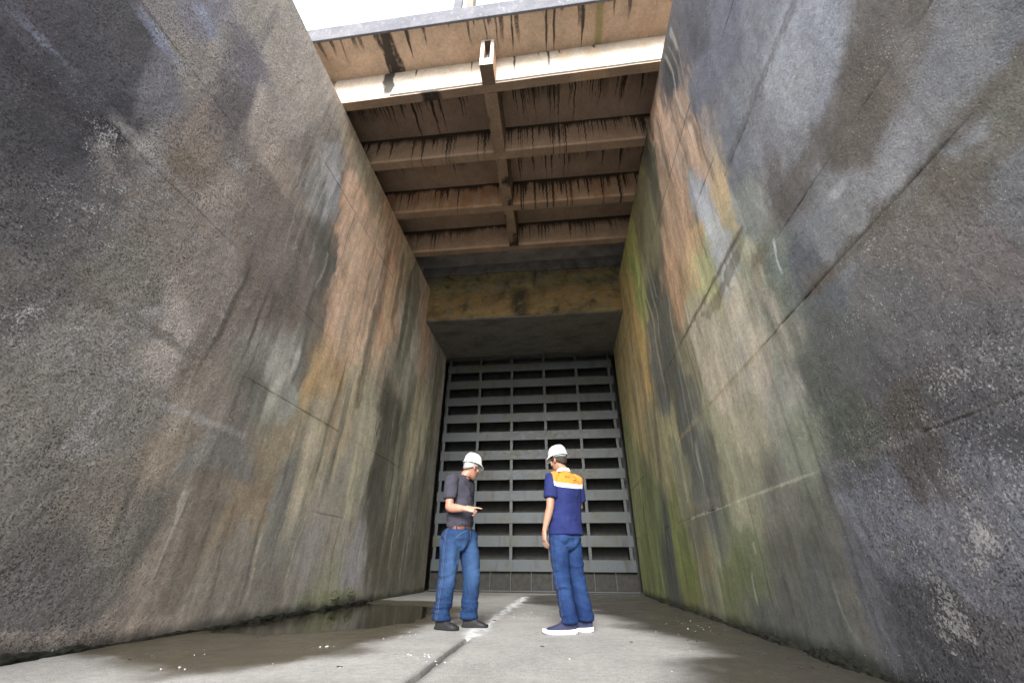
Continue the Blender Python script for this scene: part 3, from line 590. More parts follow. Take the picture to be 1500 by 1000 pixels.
def girder_drips(k):
    def f(x, y, z, col):
        C = np.repeat((CREAM if k == 0 else (TAN*[1, .85, .6, .8][k]+RUST*[0, .15, .45, .15][k]))[None], len(x), 0)*(1+.15*fbm(x*1.5, z*1.5, k, 4, 60+k))[:, None]
        if k == 2: rr = sstep(.0, .35, fbm(x*5, z*.7, 0, 3, 99))[:, None]*.6; C = C*(1-rr)+RUST*rr
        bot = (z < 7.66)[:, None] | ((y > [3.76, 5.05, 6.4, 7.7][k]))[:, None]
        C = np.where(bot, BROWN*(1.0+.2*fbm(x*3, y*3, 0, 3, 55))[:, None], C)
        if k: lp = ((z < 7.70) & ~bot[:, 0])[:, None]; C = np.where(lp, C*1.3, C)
        if k == 0:
            st = sstep(.15, .5, fbm(x*2.2, z*.9, 0, 3, 44))[:, None]*.35; C = C*(1-st)+np.array([.56, .38, .22])*st
        m, ln = comb(x+.006*np.sin(z*30), 80+k*7, 15); t = 8.4-z
        D = np.clip(m*1.15-(t/(ln*[.3, 1.15, 1.35, .8][k]))**1.5, 0, 1)*[.2, 1, 1, .7][k]
        if k: D = np.maximum(D, np.clip(1.1-t/(.26*(1+1.2*fbm(x*3, k, 0, 5, 77, .65))), 0, 1)*.85)
        if k == 0:
            D = np.maximum(D, (1-sstep(.06, .13, np.abs(x+2.72-.12*(8.4-z)+.05*fbm(x*6, z*6, 0, 3, 91))))*.9*(1-sstep(.5, .85, t)))
            for xx, L, w in ((-1.18, .45, .018), (-.42, .5, .035), (.17, .65, .03), (.0, .2, .02), (.36, .15, .02), (-2.2, .25, .03), (.95, .12, .04)):
                D = np.maximum(D, np.clip(1.15-np.abs(x-xx+.010*noise(z*4, xx))/(w*np.clip((L-t)/L*1.6, .1, 1))+.5*fbm(x*30, z*6, 0, 3, 94), 0, 1)*(t < L)*.85)
            lip = (z < 7.70)*(y < 3.74)*(z > 7.655); D = np.maximum(D, lip*.75)
            D = np.maximum(D, (1-sstep(.1, .25, np.abs(x+1.9+.05*noise(y*20, 0))))*(z < 7.66)*.7)
        return C, D
    return f
HB = 1.54
ZB, ZS = 7.625, 8.40
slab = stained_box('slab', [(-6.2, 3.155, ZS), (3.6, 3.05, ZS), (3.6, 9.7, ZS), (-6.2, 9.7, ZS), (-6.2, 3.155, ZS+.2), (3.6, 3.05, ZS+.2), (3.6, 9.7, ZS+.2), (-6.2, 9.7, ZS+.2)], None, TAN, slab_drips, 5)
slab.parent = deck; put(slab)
for k, (yl, yr, d) in enumerate(((3.755, 3.66, .145), (4.99, 5.0, .155), (6.31, 6.34, .16), (7.64, 7.64, .155))):
    dx = (yl-yr)/5.4; a = yl+dx*1.1; b = yr-dx*1.1
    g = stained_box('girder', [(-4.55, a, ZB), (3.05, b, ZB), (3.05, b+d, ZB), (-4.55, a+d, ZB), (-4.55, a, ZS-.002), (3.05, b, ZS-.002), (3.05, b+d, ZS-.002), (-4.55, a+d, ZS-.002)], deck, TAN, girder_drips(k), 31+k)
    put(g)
def beam_drips(x, y, z, col):
    C = np.repeat(BROWN[None]*.85, len(x), 0)*(1+.3*fbm(x*4, y*2, z*2, 4, 15))[:, None]
    fr = (y < 3.402)[:, None]; C = np.where(fr, np.array([.80, .78, .74]), C)
    sd_ = ((y < 3.66) & (y >= 3.402) & (z > 7.64))[:, None]; C = np.where(sd_, np.array([.52, .36, .24]), C)
    D = .75*sstep(.1, .45, fbm(x*5, y*3.2, z*3, 4, 16))*(y > 3.5)
    return C, D
bz = 7.615
m = MB()
# the beam runs through the girders; its end has an open slot
bxs = (-.955, -.735)
def beam_seg(ya, yb, name='stringer'):
    b = stained_box(name, [(bxs[0], ya, bz), (bxs[1], ya, bz), (bxs[1], yb, bz), (bxs[0], yb, bz), (bxs[0], ya, ZS-.004), (bxs[1], ya, ZS-.004), (bxs[1], yb, ZS-.004), (bxs[0], yb, ZS-.004)], deck, BROWN, beam_drips, 3); put(b); return b
for ya, yb in ((3.86, 5.0), (5.15, 6.325), (6.485, 7.64)): beam_seg(ya, yb)
# projecting end: box with a real pocket
def pocket_end():
    x0, x1 = bxs; y0, y1 = 3.40, 3.72; z0, z1 = bz, ZS-.004; a0, a1, c0, c1, dp = x0+.062, x1-.055, z0+.19, z1-.03, .16
    m = MB(); m.box(x0, x1, y0+dp, y1, z0, z1); m.box(x0, a0, y0, y0+dp, z0, z1); m.box(a1, x1, y0, y0+dp, z0, z1); m.box(a0, a1, y0, y0+dp, z0, c0); m.box(a0, a1, y0, y0+dp, c1, z1)
    me = m.mesh('stringer_end'); A = np.array([tuple(v.co) for v in me.vertices]); C, D = beam_drips(A[:, 0], A[:, 1], A[:, 2], None)
    # unshared vertices so each face keeps its own tone
    bm = bmesh.new(); bm.from_mesh(me); bmesh.ops.split_edges(bm, edges=bm.edges); bm.to_mesh(me); bm.free()
    col = np.zeros((len(me.vertices), 3)); 
    for f in me.polygons:
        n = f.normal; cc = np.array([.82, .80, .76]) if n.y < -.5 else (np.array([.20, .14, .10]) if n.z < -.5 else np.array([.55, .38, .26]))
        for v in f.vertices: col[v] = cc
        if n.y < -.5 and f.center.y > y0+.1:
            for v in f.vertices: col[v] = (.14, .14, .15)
    attr(me, 'Col', col*DECK_ALB); attr(me, 'drip', np.zeros(len(col)))
    o = link('stringer_end', me, DECK, deck); put(o)
    # loose nest rubble in the pocket
    b = MB(); random.seed(4)
    for i in range(70):
        p = Vector((random.uniform(a0+.01, a1-.01), y0+dp-random.uniform(.0, .05), random.uniform(c0, c0+.30))); r = random.uniform(.008, .02)
        R = Matrix.Rotation(random.random()*6, 3, Vector((random.random()+.01, random.random(), random.random())))
        b.hexa([p+R@Vector(q)*r for q in ((-1, -1, -1), (1, -1, -.8), (1, 1, -1), (-1, .8, -1), (-.7, -1, 1), (1, -.8, .8), (.8, 1, 1), (-1, 1, .7))])
    put(b.build('rubble', mat_simple('nest_rubble', (.5, .5, .5), .9, .2, 40, col2=(.05, .05, .05)), deck))
pocket_end()
# grey outer edge of the deck
kt, kc, kb = mat_plain_concrete('blue_grey_kerb', (.115, .12, .142), (.18, .18, .205), warm=None)
kw = kt.rng(kt.noise(12, 6, .7, stretch=(1, 1, .4)), .58, .68, 0, .6); kc = kt.mix(kw, kc, (.34, .34, .36))
KERB = kt.fin(kc, .85, kb)
m = MB(); m.hexa([(-6.2, 3.12, ZS-.012), (3.6, 3.015, ZS-.012), (3.6, 3.255, ZS-.012+.215), (-6.2, 3.36, ZS+.203), (-6.2, 3.10, ZS+.365), (3.6, 2.995, ZS+.365), (3.6, 3.25, ZS+.365), (-6.2, 3.355, ZS+.365)])
m.v[3] = (-6.2, 3.154, ZS-.012); m.v[2] = (3.6, 3.049, ZS-.012)
put(m.build('kerb', KERB, deck, bevel=.012))
# post on the kerb
post = empty('railing_post', (-1.27, 3.2, ZS+.365)); tag(post, 'tapered grey concrete post with a pale groove standing on the deck edge', 'post')
def taper(x0, x1, y0, y1, z0, z1, k):
    m = MB(); cx = -1.25; f = lambda x: cx+(x-cx)*k
    m.hexa([(x0, y0, z0), (x1, y0, z0), (x1, y1, z0), (x0, y1, z0), (f(x0), y0+.02, z1), (f(x1), y0+.02, z1), (f(x1), y1-.02, z1), (f(x0), y1-.02, z1)]); return m
zz = ZS+.363
pt_, pc_, pb_ = mat_plain_concrete('pale_post_concrete', (.5, .5, .5), (.62, .61, .6)); PALE = pt_.fin(pc_, .85, pb_)
pt_, pc_, pb_ = mat_plain_concrete('brown_post_concrete', (.2, .17, .14), (.27, .23, .19)); PBR = pt_.fin(pc_, .85, pb_)
for nm, mt, q in (('front_leg', KERB, (-1.44, -1.285, 3.12, 3.30)), ('groove_face', PALE, (-1.283, -1.205, 3.16, 3.28)), ('rear_leg', PBR, (-1.203, -1.075, 3.13, 3.34))):
    b = taper(*q, zz, zz+1.5, .8).build(nm, mt, post, bevel=.008); b.matrix_parent_inverse = Matrix.Translation(-post.location)
# unseen side blocks, added to shut daylight out under the deck
for sx, lab in ((-1, 'left concrete infill block added unseen under the left deck end to shut out daylight'), (1, 'right concrete infill block added unseen under the right deck end to shut out daylight')):
    m = MB(); m.box(*((-6.15, -4.56) if sx < 0 else (3.06, 3.58)), 3.7, 9.6, 7.602, ZS-.003)
    pt_, pc_, pb_ = mat_plain_concrete('added_infill_concrete', (.2, .18, .16), (.28, .25, .22))
    tag(m.build('added_infill_block', pt_.fin(pc_, .9, pb_), bevel=.01), lab, 'infill')

# ------------------------------------------------------------------ headwall over the gate
def head_mat():
    t = NT('headwall_concrete'); n1 = t.noise(1.3, 6, .62, stretch=(1, 1, 1.3)); n2 = t.noise(20, 6, .66); n3 = t.noise(3.2, 6, .65); ns = t.noise(2.2, 7, .7, stretch=(.8, 1, .8))
    sp = t.n('ShaderNodeSeparateXYZ'); t.l(t.tc, sp.inputs[0]); zc = sp.outputs[2]
    zz = t.math('ADD', zc, t.math('MULTIPLY', t.math('SUBTRACT', n1, .5), .25))
    c = t.mix(t.rng(n1, .38, .62), (.30, .235, .11), (.19, .175, .125))
    c = t.mix(t.rng(n3, .52, .68, 0, .8), c, (.15, .15, .06))
    c = t.mix(t.rng(zz, HB, HB+.03, 0, 1), c, t.mix(n3, (.10, .098, .10), (.30, .295, .30)))   # upper pour, bluish grey
    c = t.mix(t.math('MULTIPLY', t.rng(zz, .95, .80), t.rng(n3, .36, .48)), c, (.26, .18, .08))
    dk = t.math('MULTIPLY', t.rng(ns, .5, .64), t.rng(n3, .35, .6)); c = t.mix(t.math('MULTIPLY', dk, .85), c, (.022, .024, .022))
    c = t.mix(t.rng(t.math('ABSOLUTE', t.math('SUBTRACT', zz, HB)), .02, .0, 0, .8), c, (.03, .03, .025))
    sb = t.rng(t.math('ABSOLUTE', t.math('ADD', sp.outputs[0], .05)), .34, .1); c = t.mix(t.math('MULTIPLY', t.math('MULTIPLY', sb, t.rng(n3, .3, .5)), t.rng(zz, 1.05, .8, 0, .85)), c, (.018, .02, .018))
    c = t.mix(t.math('LESS_THAN', t.math('SUBTRACT', zc, t.math('MULTIPLY', sp.outputs[1], .026)), .022), c, t.mix(n3, (.13, .128, .115), (.22, .215, .20)))
    bd = t.noise(2.4, 6, .65, stretch=(.45, 1, 1.1)); c = t.mix(t.math('MULTIPLY', t.rng(bd, .48, .66, 0, .6), t.rng(zz, 1.5, 1.3)), c, (.05, .05, .032))
    c = t.mix(1.0, c, t.grey(t.rng(n2, .25, .75, .75, 1.25)), 'MULTIPLY')
    return t.fin(c, .85, t.bump(n2, .3, .006))
m = MB(); zb = 6.50
prof = [(9.17, zb+.10), (9.15, zb+.075), (9.15, zb+.03), (9.20, zb), (11.9, zb+.06), (11.9, 8.392), (9.17, 8.392)]
n = len(prof); x0, x1 = -3.75, 2.2
m.add([(x0, a, b) for a, b in prof]+[(x1, a, b) for a, b in prof], [[i, (i+1) % n, n+(i+1) % n, n+i] for i in range(n)]+[list(range(n))[::-1], list(range(n, 2*n))])
o = m.build('headwall', head_mat()); o = rebase(o, (-.8, 9.2, zb)); tag(o, 'mossy concrete headwall beam right above the steel gate with a dark soffit', 'wall')
bm = bmesh.new(); bm.from_mesh(o.data); bmesh.ops.recalc_face_normals(bm, faces=bm.faces); bm.to_mesh(o.data); bm.free()
# closure behind and beside the gate (slots), top block added against light leaks
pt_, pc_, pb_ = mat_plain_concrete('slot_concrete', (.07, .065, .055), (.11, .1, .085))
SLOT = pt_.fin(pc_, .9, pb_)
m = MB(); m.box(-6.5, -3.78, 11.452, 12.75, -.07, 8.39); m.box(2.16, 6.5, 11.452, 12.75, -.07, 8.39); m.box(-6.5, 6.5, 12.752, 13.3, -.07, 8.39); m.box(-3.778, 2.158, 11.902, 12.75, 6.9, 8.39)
tag(m.build('gate_slot_wall', SLOT), 'dark concrete recess walls just visible in the gap beside the steel gate, with a top block added against light leaks', 'wall')

# ------------------------------------------------------------------ gate
STEEL = mat_steel()
DARKST = mat_simple('shaded_skin_plate', (.028, .031, .032), .7, .2, 6, .1, col2=(.05, .052, .051))  # gap shade put into a darker plate colour
gate = empty('sluice_gate', (-.82, 11.6, .02)); tag(gate, 'large grey steel sluice gate of stacked horizontal beams closing the back of the channel', 'gate')
def gp(o): o.matrix_parent_inverse = Matrix.Translation(-gate.location); return o
YF = 11.55; xa, xb = -3.40, 1.79
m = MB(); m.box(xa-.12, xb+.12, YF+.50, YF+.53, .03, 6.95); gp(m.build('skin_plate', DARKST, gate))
for k in range(12):
    zc = .59+.553*k
    m = MB(); m.box(xa, xb, YF, YF+.022, zc-.132, zc+.132); m.box(xa+.004, xb-.004, YF+.0225, YF+.499, zc-.012, zc+.012)
    gp(m.build('crossbeam', STEEL, gate, bevel=.004, seg=1))
for i in range(6):
    xc = -3.335+i*1.006
    m = MB()
    for k in range(11):
        za = .59+.553*k
        m.box(xc-.038, xc+.038, YF+.008, YF+.028, za+.134, za+.553-.134); m.box(xc-.008, xc+.008, YF+.0265, YF+.498, za+.0125, za+.5405)
    gp(m.build('upright', STEEL, gate))
m = MB(); m.box(xa-.02, xb+.02, YF+.10, YF+.12, .055, .578); gp(m.build('bottom_plate', mat_simple('dark_bottom_plate', (.014, .014, .013), .8, .3, 9, .2, col2=(.034, .032, .028)), gate))  # plate darker than the ribs in front
m = MB(); m.box(xa-.02, xb+.02, YF+.02, YF+.125, .022, .052); gp(m.build('bottom_edge', STEEL, gate, bevel=.004, seg=1))
for i in range(9):
    xc = xa+(i+1)*(xb-xa)/10
    m = MB(); m.hexa([(xc-.008, YF+.03, .054), (xc+.008, YF+.03, .054), (xc+.008, YF+.098, .054), (xc-.008, YF+.098, .054), (xc-.008, YF+.03, .456), (xc+.008, YF+.03, .456), (xc+.008, YF+.098, .456), (xc-.008, YF+.098, .456)])
    gp(m.build('stiffener', STEEL, gate))
m = MB(); m.box(xa-.02, xb+.02, YF+.03, YF+.10, -.012, .020); gp(m.build('rubber_seal', mat_simple('black_rubber', (.012, .012, .012), .7), gate))

# ------------------------------------------------------------------ growth and litter along the walls
ALG = mat_simple('black_algae', (.006, .0065, .005), .85, .5, 20, .8, col2=(.020, .021, .012), dist=.02)
def algae(name, X, ya, yb, side, r0, seed):
    n = int((yb-ya)/.025); k = 9; vs = []; fs = []
    for i in range(n+1):
        y = ya+(yb-ya)*i/n
        r = r0*(.5+.5*abs(float(noise(y*1.3, 0, 0, seed)))+.2*float(noise(y*7, 0, 0, seed)))
        r *= min(1, i/12, (n-i)/12)+.02
        for j in range(k):
            a = math.pi/2*j/(k-1); rr = r*(1+.25*float(noise(y*26, j*1.7, 0, seed)))
            vs.append((float(X(y, 0.03))-side*(rr*1.5*math.cos(a)-.02), y, max(-.02, rr*1.1*math.sin(a)-.012)))
    fs = [[i*k+j, (i+1)*k+j, (i+1)*k+j+1, i*k+j+1] for i in range(n) for j in range(k-1)]
    m = MB(); m.add(vs, fs); o = m.build(name, ALG); o.data.polygons.foreach_set('use_smooth', [True]*len(fs)); return o
tag(algae('algae', XL, .7, 8.6, -1, .058, 3), 'black wet algae growing along the foot of the left wall', 'algae', kind='stuff')
tag(algae('algae', XR, 1.2, 11.3, 1, .058, 8), 'black wet algae growing along the foot of the right wall', 'algae', kind='stuff')
# small green tufts on the left wall foot
LEAF = mat_simple('moss_green', (.10, .105, .06), .8, .6, 60, .3, col2=(.17, .175, .12))
def tuft(x, y, z, r, n, seed, lab):
    random.seed(seed); m = MB()
    for i in range(n):
        a = random.uniform(-1.5, 1.5); b = random.uniform(-.2, 1.4); d = Vector((math.cos(b)*math.cos(a), math.cos(b)*math.sin(a), math.sin(b)))
        p = Vector((x, y, z))+d*random.uniform(.2, 1)*r; s = Vector((random.gauss(0, 1), random.gauss(0, 1), random.gauss(0, 1))).normalized()*.018; u = d.cross(s).normalized()*.012
        m.add([p-s*.6, p+u, p+s+d*.012, p-u], [(0, 1, 2, 3)])
    o = m.build('moss_tuft', LEAF); rebase(o, (x, y, z)); tag(o, lab, 'plant', 'moss tufts on the wall foot'); return o
tuft(-3.54, 6.95, .13, .085, 420, 1, 'larger grey green moss tuft at the foot of the left wall behind the puddle')
tuft(-3.53, 7.45, .16, .08, 260, 2, 'smaller green moss tuft on the left wall foot nearer the gate')
random.seed(5); m = MB()
def chip(p, s):
    R = Matrix.Rotation(random.random()*6.28, 3, 'Z')@Matrix.Rotation(random.uniform(-.5, .5), 3, 'X')
    q = [R@(Vector(v)*s) for v in ((-1, -.6, -.25), (.8, -.9, -.25), (1, .7, -.25), (-.7, .8, -.25), (-.8, -.5, .3), (.6, -.7, .25), (.8, .5, .35), (-.5, .6, .25))]
    m.hexa([Vector(p)+v for v in q])
for cx, cy, sx, sy, n in ((-1.92, 3.83, .03, .04, 7), (-1.43, 3.1, .02, .02, 2), (-1.10, 3.54, .09, .06, 16), (-.93, 3.38, .04, .04, 4), (-1.5, 4.9, .12, .25, 9), (1.45, 5.6, .25, .4, 26), (-.5, 6.4, .25, .5, 22), (-2.8, 3.2, .4, .3, 7), (-.2, 3.6, .6, .5, 10), (-3.0, 8.9, .3, .2, 9)):
    for i in range(n):
        px, py = random.gauss(cx, sx), random.gauss(cy, sy); s = random.uniform(.002, .006)*(1.3 if n < 8 else 1)
        chip((px, py, float(floor_z(px, py)[0])+s*.3), s)
CHIP = mat_simple('pale_flakes', (.55, .56, .58), .7, .2, 50, col2=(.72, .72, .74))
tag(m.build('debris_flakes', CHIP), 'scattered small white flakes of debris lying on the channel floor', 'debris', kind='stuff')
random.seed(9); m = MB()
for i in range(46):
    px, py = (random.gauss(1.5, .18), random.uniform(3.2, 7)) if i < 38 else (random.uniform(-3, 1), random.uniform(2.5, 6))
    a = random.random()*6.28; L = random.uniform(.006, .022); d = Vector((math.cos(a), math.sin(a), 0))*L; n_ = Vector((-math.sin(a), math.cos(a), 0))*.0025
    zf = float(floor_z(px, py)[0])+.002; p = Vector((px, py, zf)); up = Vector((0, 0, .004))
    m.hexa([p-d-n_, p+d-n_, p+d+n_, p-d+n_, p-d-n_+up, p+d-n_+up*1.5, p+d+n_+up*1.5, p-d+n_+up])
tag(m.build('leaf_litter', mat_simple('dark_twigs', (.03, .024, .016), .9, .4, 30)), 'dark twigs and leaf scraps lying on the damp floor', 'litter', kind='stuff')

# ------------------------------------------------------------------ people
V = Vector
def ring_tube(mb, st, n=18, capa=True, capb=True):
    """st: list of (centre, half width, half depth, width direction); closed tapering tube"""
    C = [V(s[0]) for s in st]; rings = []
    for i, s in enumerate(st):
        t = (C[min(i+1, len(C)-1)]-C[max(i-1, 0)]).normalized()
        w = V(s[3]); w = (w-t*w.dot(t)).normalized(); d = t.cross(w)
        rings.append([C[i]+w*s[1]*math.cos(2*math.pi*k/n)+d*s[2]*math.sin(2*math.pi*k/n) for k in range(n)])
    def cap(c, ring, out, r):
        res = []
        for q in (.35, .7, .92):
            f = math.sqrt(max(0, 1-q*q)); res.append([c+(p-c)*f+out*r*q for p in ring])
        return res
    if capa:
        o = (C[0]-C[1]).normalized(); rings = cap(C[0], rings[0], o, min(st[0][1], st[0][2])*.7)[::-1]+rings
    if capb:
        o = (C[-1]-C[-2]).normalized(); rings = rings+cap(C[-1], rings[-1], o, min(st[-1][1], st[-1][2])*.7)
    vs = [p for r in rings for p in r]; m = len(rings)
    fs = [[i*n+k, i*n+(k+1) % n, (i+1)*n+(k+1) % n, (i+1)*n+k] for i in range(m-1) for k in range(n)]
    fs += [[k for k in range(n)][::-1], [(m-1)*n+k for k in range(n)]]
    mb.add(vs, fs)

def ball(mb, c, r, M=None, n=14):
    vs = []; fs = []; c = V(c)
    for i in range(n+1):
        a = math.pi*i/n
        for k in range(2*n):
            b = math.pi*k/n; p = V((r[0]*math.sin(a)*math.cos(b), r[1]*math.sin(a)*math.sin(b), r[2]*math.cos(a)))
            vs.append(c+((M@p) if M else p))
    for i in range(n):
        for k in range(2*n): fs.append([i*2*n+k, (i+1)*2*n+k, (i+1)*2*n+(k+1) % (2*n), i*2*n+(k+1) % (2*n)])
    mb.add(vs, fs)

def fuse(name, mb, voxel, smooth, mat, parent, it2=None):
    me = mb.mesh(name+'_src'); o = bpy.data.objects.new('tmp', me); COL.objects.link(o)
    r = o.modifiers.new('r', 'REMESH'); r.mode = 'VOXEL'; r.voxel_size = voxel; r.use_smooth_shade = True
    s = o.modifiers.new('s', 'SMOOTH'); s.factor = .5; s.iterations = smooth
    dg = bpy.context.evaluated_depsgraph_get(); nm = bpy.data.meshes.new_from_object(o.evaluated_get(dg))
    bpy.data.objects.remove(o); bpy.data.meshes.remove(me)
    nm.name = name
    ob = link(name, nm, mat, parent, smooth=True); ob.data.materials.clear(); ob.data.materials.append(mat)
    return ob

def coords(o):
    a = np.empty(len(o.data.vertices)*3); o.data.vertices.foreach_get('co', a); return a.reshape(-1, 3)
def normals(o):
    a = np.empty(len(o.data.vertices)*3); o.data.vertices.foreach_get('normal', a); return a.reshape(-1, 3)
def displace(o, d):
    a = coords(o)+normals(o)*np.asarray(d)[:, None]; o.data.vertices.foreach_set('co', a.ravel()); o.data.update()

def head(mb, c, yaw, pitch, s=1.0):
    """head centred on c; local x right, y forward, z up"""
    M = Matrix.Rotation(yaw, 3, 'Z')@Matrix.Rotation(pitch, 3, 'X'); c = V(c); P = lambda x, y, z: c+M@(V((x, y, z))*s); X = M@V((1, 0, 0))
    st = [(-.118, .062, .020, .022), (-.104, .050, .036, .042), (-.080, .034, .050, .062), (-.050, .018, .060, .078), (-.020, .006, .067, .089), (.015, 0, .073, .096), (.05, -.004, .076, .098), (.085, -.006, .068, .088), (.108, -.008, .050, .066), (.120, -.008, .030, .04)]
    ring_tube(mb, [(P(0, y, z), hw*s, hd*s, X) for z, y, hw, hd in st], 24)
    ring_tube(mb, [(P(0, .092, .012), .008*s, .008*s, X), (P(0, .104, -.012), .012*s, .012*s, X), (P(0, .112, -.030), .015*s, .013*s, X), (P(0, .100, -.042), .015*s, .010*s, X)], 12)   # nose
    for q in (-1, 1):
        ball(mb, P(q*.031, .084, .022), (.022*s, .014*s, .010*s), M)                       # brow
        ball(mb, P(q*.040, .068, -.028), (.022*s, .020*s, .022*s), M)                      # cheek
        E = M@Matrix.Rotation(q*.35, 3, 'Z'); ball(mb, P(q*.078, -.008, -.010), (.009*s, .021*s, .033*s), E)   # ear
        ball(mb, P(q*.080, -.016, .004), (.011*s, .012*s, .018*s), E)
    ball(mb, P(0, .088, -.066), (.024*s, .010*s, .006*s), M); ball(mb, P(0, .086, -.076), (.020*s, .010*s, .007*s), M)   # lips
    ball(mb, P(0, .070, -.104), (.024*s, .020*s, .018*s), M)
    return M, P

def hand(mb, w, d, n, side, curl, s=1.0, thumb=(.5, .4)):
    """w wrist, d direction of the palm, n way the palm faces, side towards the thumb; curl per finger (index first)"""
    w, d, n = V(w), V(d).normalized(), V(n); n = (n-d*n.dot(d)).normalized(); side = V(side); side = (side-d*side.dot(d)-n*side.dot(n)).normalized()
    ring_tube(mb, [(w-d*.03*s, .027*s, .020*s, side), (w, .028*s, .019*s, side), (w+d*.03*s, .036*s, .019*s, side), (w+d*.06*s, .041*s, .017*s, side), (w+d*.088*s, .040*s, .014*s, side)], 16)
    for k in range(4):
        off = (.031, .0105, -.0105, -.0305)[k]*s; L = [(.042, .026, .021), (.047, .029, .022), (.043, .027, .021), (.034, .021, .019)][k]; r = (.0088, .009, .0087, .0078)[k]*s
        p = w+d*(.086-(.004 if k == 3 else 0)-.004*(k == 0))*s+side*off; a = 0; pts = [(p-d*.02*s, r*1.05, r, side), (p, r*1.08, r, side)]
        cur = curl[k]; spread = (.07, .02, -.03, -.09)[k]
        for j, l in enumerate(L):
            a += cur*(.75, 1.0, .7)[j]; dr = (d*math.cos(a)+n*math.sin(a)+side*spread).normalized(); p = p+dr*l*s
            pts.append((p, r*(1.0, .93, .78)[j], r*(1.0, .92, .76)[j], side))
        ring_tube(mb, pts, 12)
    b = w+d*.022*s+side*.030*s; a1, a2 = thumb
    t1 = (d*.72+side*.62+n*a1).normalized(); t2 = (d*.86+side*.25+n*(a1+a2)).normalized()
    p1 = b+t1*.042*s; p2 = p1+t2*.032*s; p3 = p2+(t2+n*.15).normalized()*.024*s
    ring_tube(mb, [(b-t1*.02*s, .016*s, .014*s, n), (b, .0155*s, .0135*s, n), (p1, .0115*s, .0105*s, n), (p2, .0105*s, .0095*s, n), (p3, .008*s, .0075*s, n)], 12)

def skin_mat(name, a, b, red):
    t = NT(name); n1 = t.noise(9, 4, .6); n2 = t.noise(130, 3, .6)
    c = t.mix(t.rng(n1, .35, .65), a, b); c = t.mix(t.attr('flush', True), c, red)
    m = t.fin(c, t.rng(n2, .3, .7, .42, .58), t.bump(n2, .12, .001), spec=.4)
    t.b.inputs['Subsurface Weight'].default_value = .12; t.b.inputs['Subsurface Radius'].default_value = (.010, .004, .002); t.b.inputs['Subsurface Scale'].default_value = 1
    return m

def denim(name, base, light, dark):
    t = NT(name); n1 = t.noise(5, 5, .6); n2 = t.noise(34, 5, .65); tw = t.noise(420, 2, .5, stretch=(1, 1, .25))
    f = t.attr('fade', True); se = t.attr('seam', True)
    c = t.mix(t.rng(n2, .3, .7), dark, base)
    c = t.mix(t.math('MULTIPLY', f, t.rng(n1, .25, .7, .45, 1), clamp=True), c, light)
    c = t.mix(1.0, c, t.grey(t.rng(tw, .3, .7, .75, 1.25)), 'MULTIPLY')
    ab = t.math('ABSOLUTE', se)
    c = t.mix(t.rng(ab, .010, .003, 0, .6), c, dark)
    st = t.math('MULTIPLY', t.rng(t.math('ABSOLUTE', t.math('SUBTRACT', ab, .0085)), .003, .001), .30); c = t.mix(st, c, (.30, .32, .38))
    return t.fin(c, .85, t.bump(t.math('ADD', n2, tw), .3, .002), spec=.2)

def cloth(name, base, dark, scale=300, heather=0):
    t = NT(name); n1 = t.noise(7, 4, .6); tw = t.noise(scale, 2, .5); c = t.mix(t.rng(n1, .3, .7), dark, base)
    c = t.mix(1.0, c, t.grey(t.rng(tw, .3, .7, .8-heather, 1.2+heather)), 'MULTIPLY'); return t, c, t.bump(tw, .25, .001)

WHITE_PLASTIC = mat_simple('white_helmet_plastic', (.78, .79, .80), .28, .02, 8, .02, spec=.5, col2=(.84, .85, .86))
LACE = mat_simple('dark_lace', (.03, .03, .04), .8)

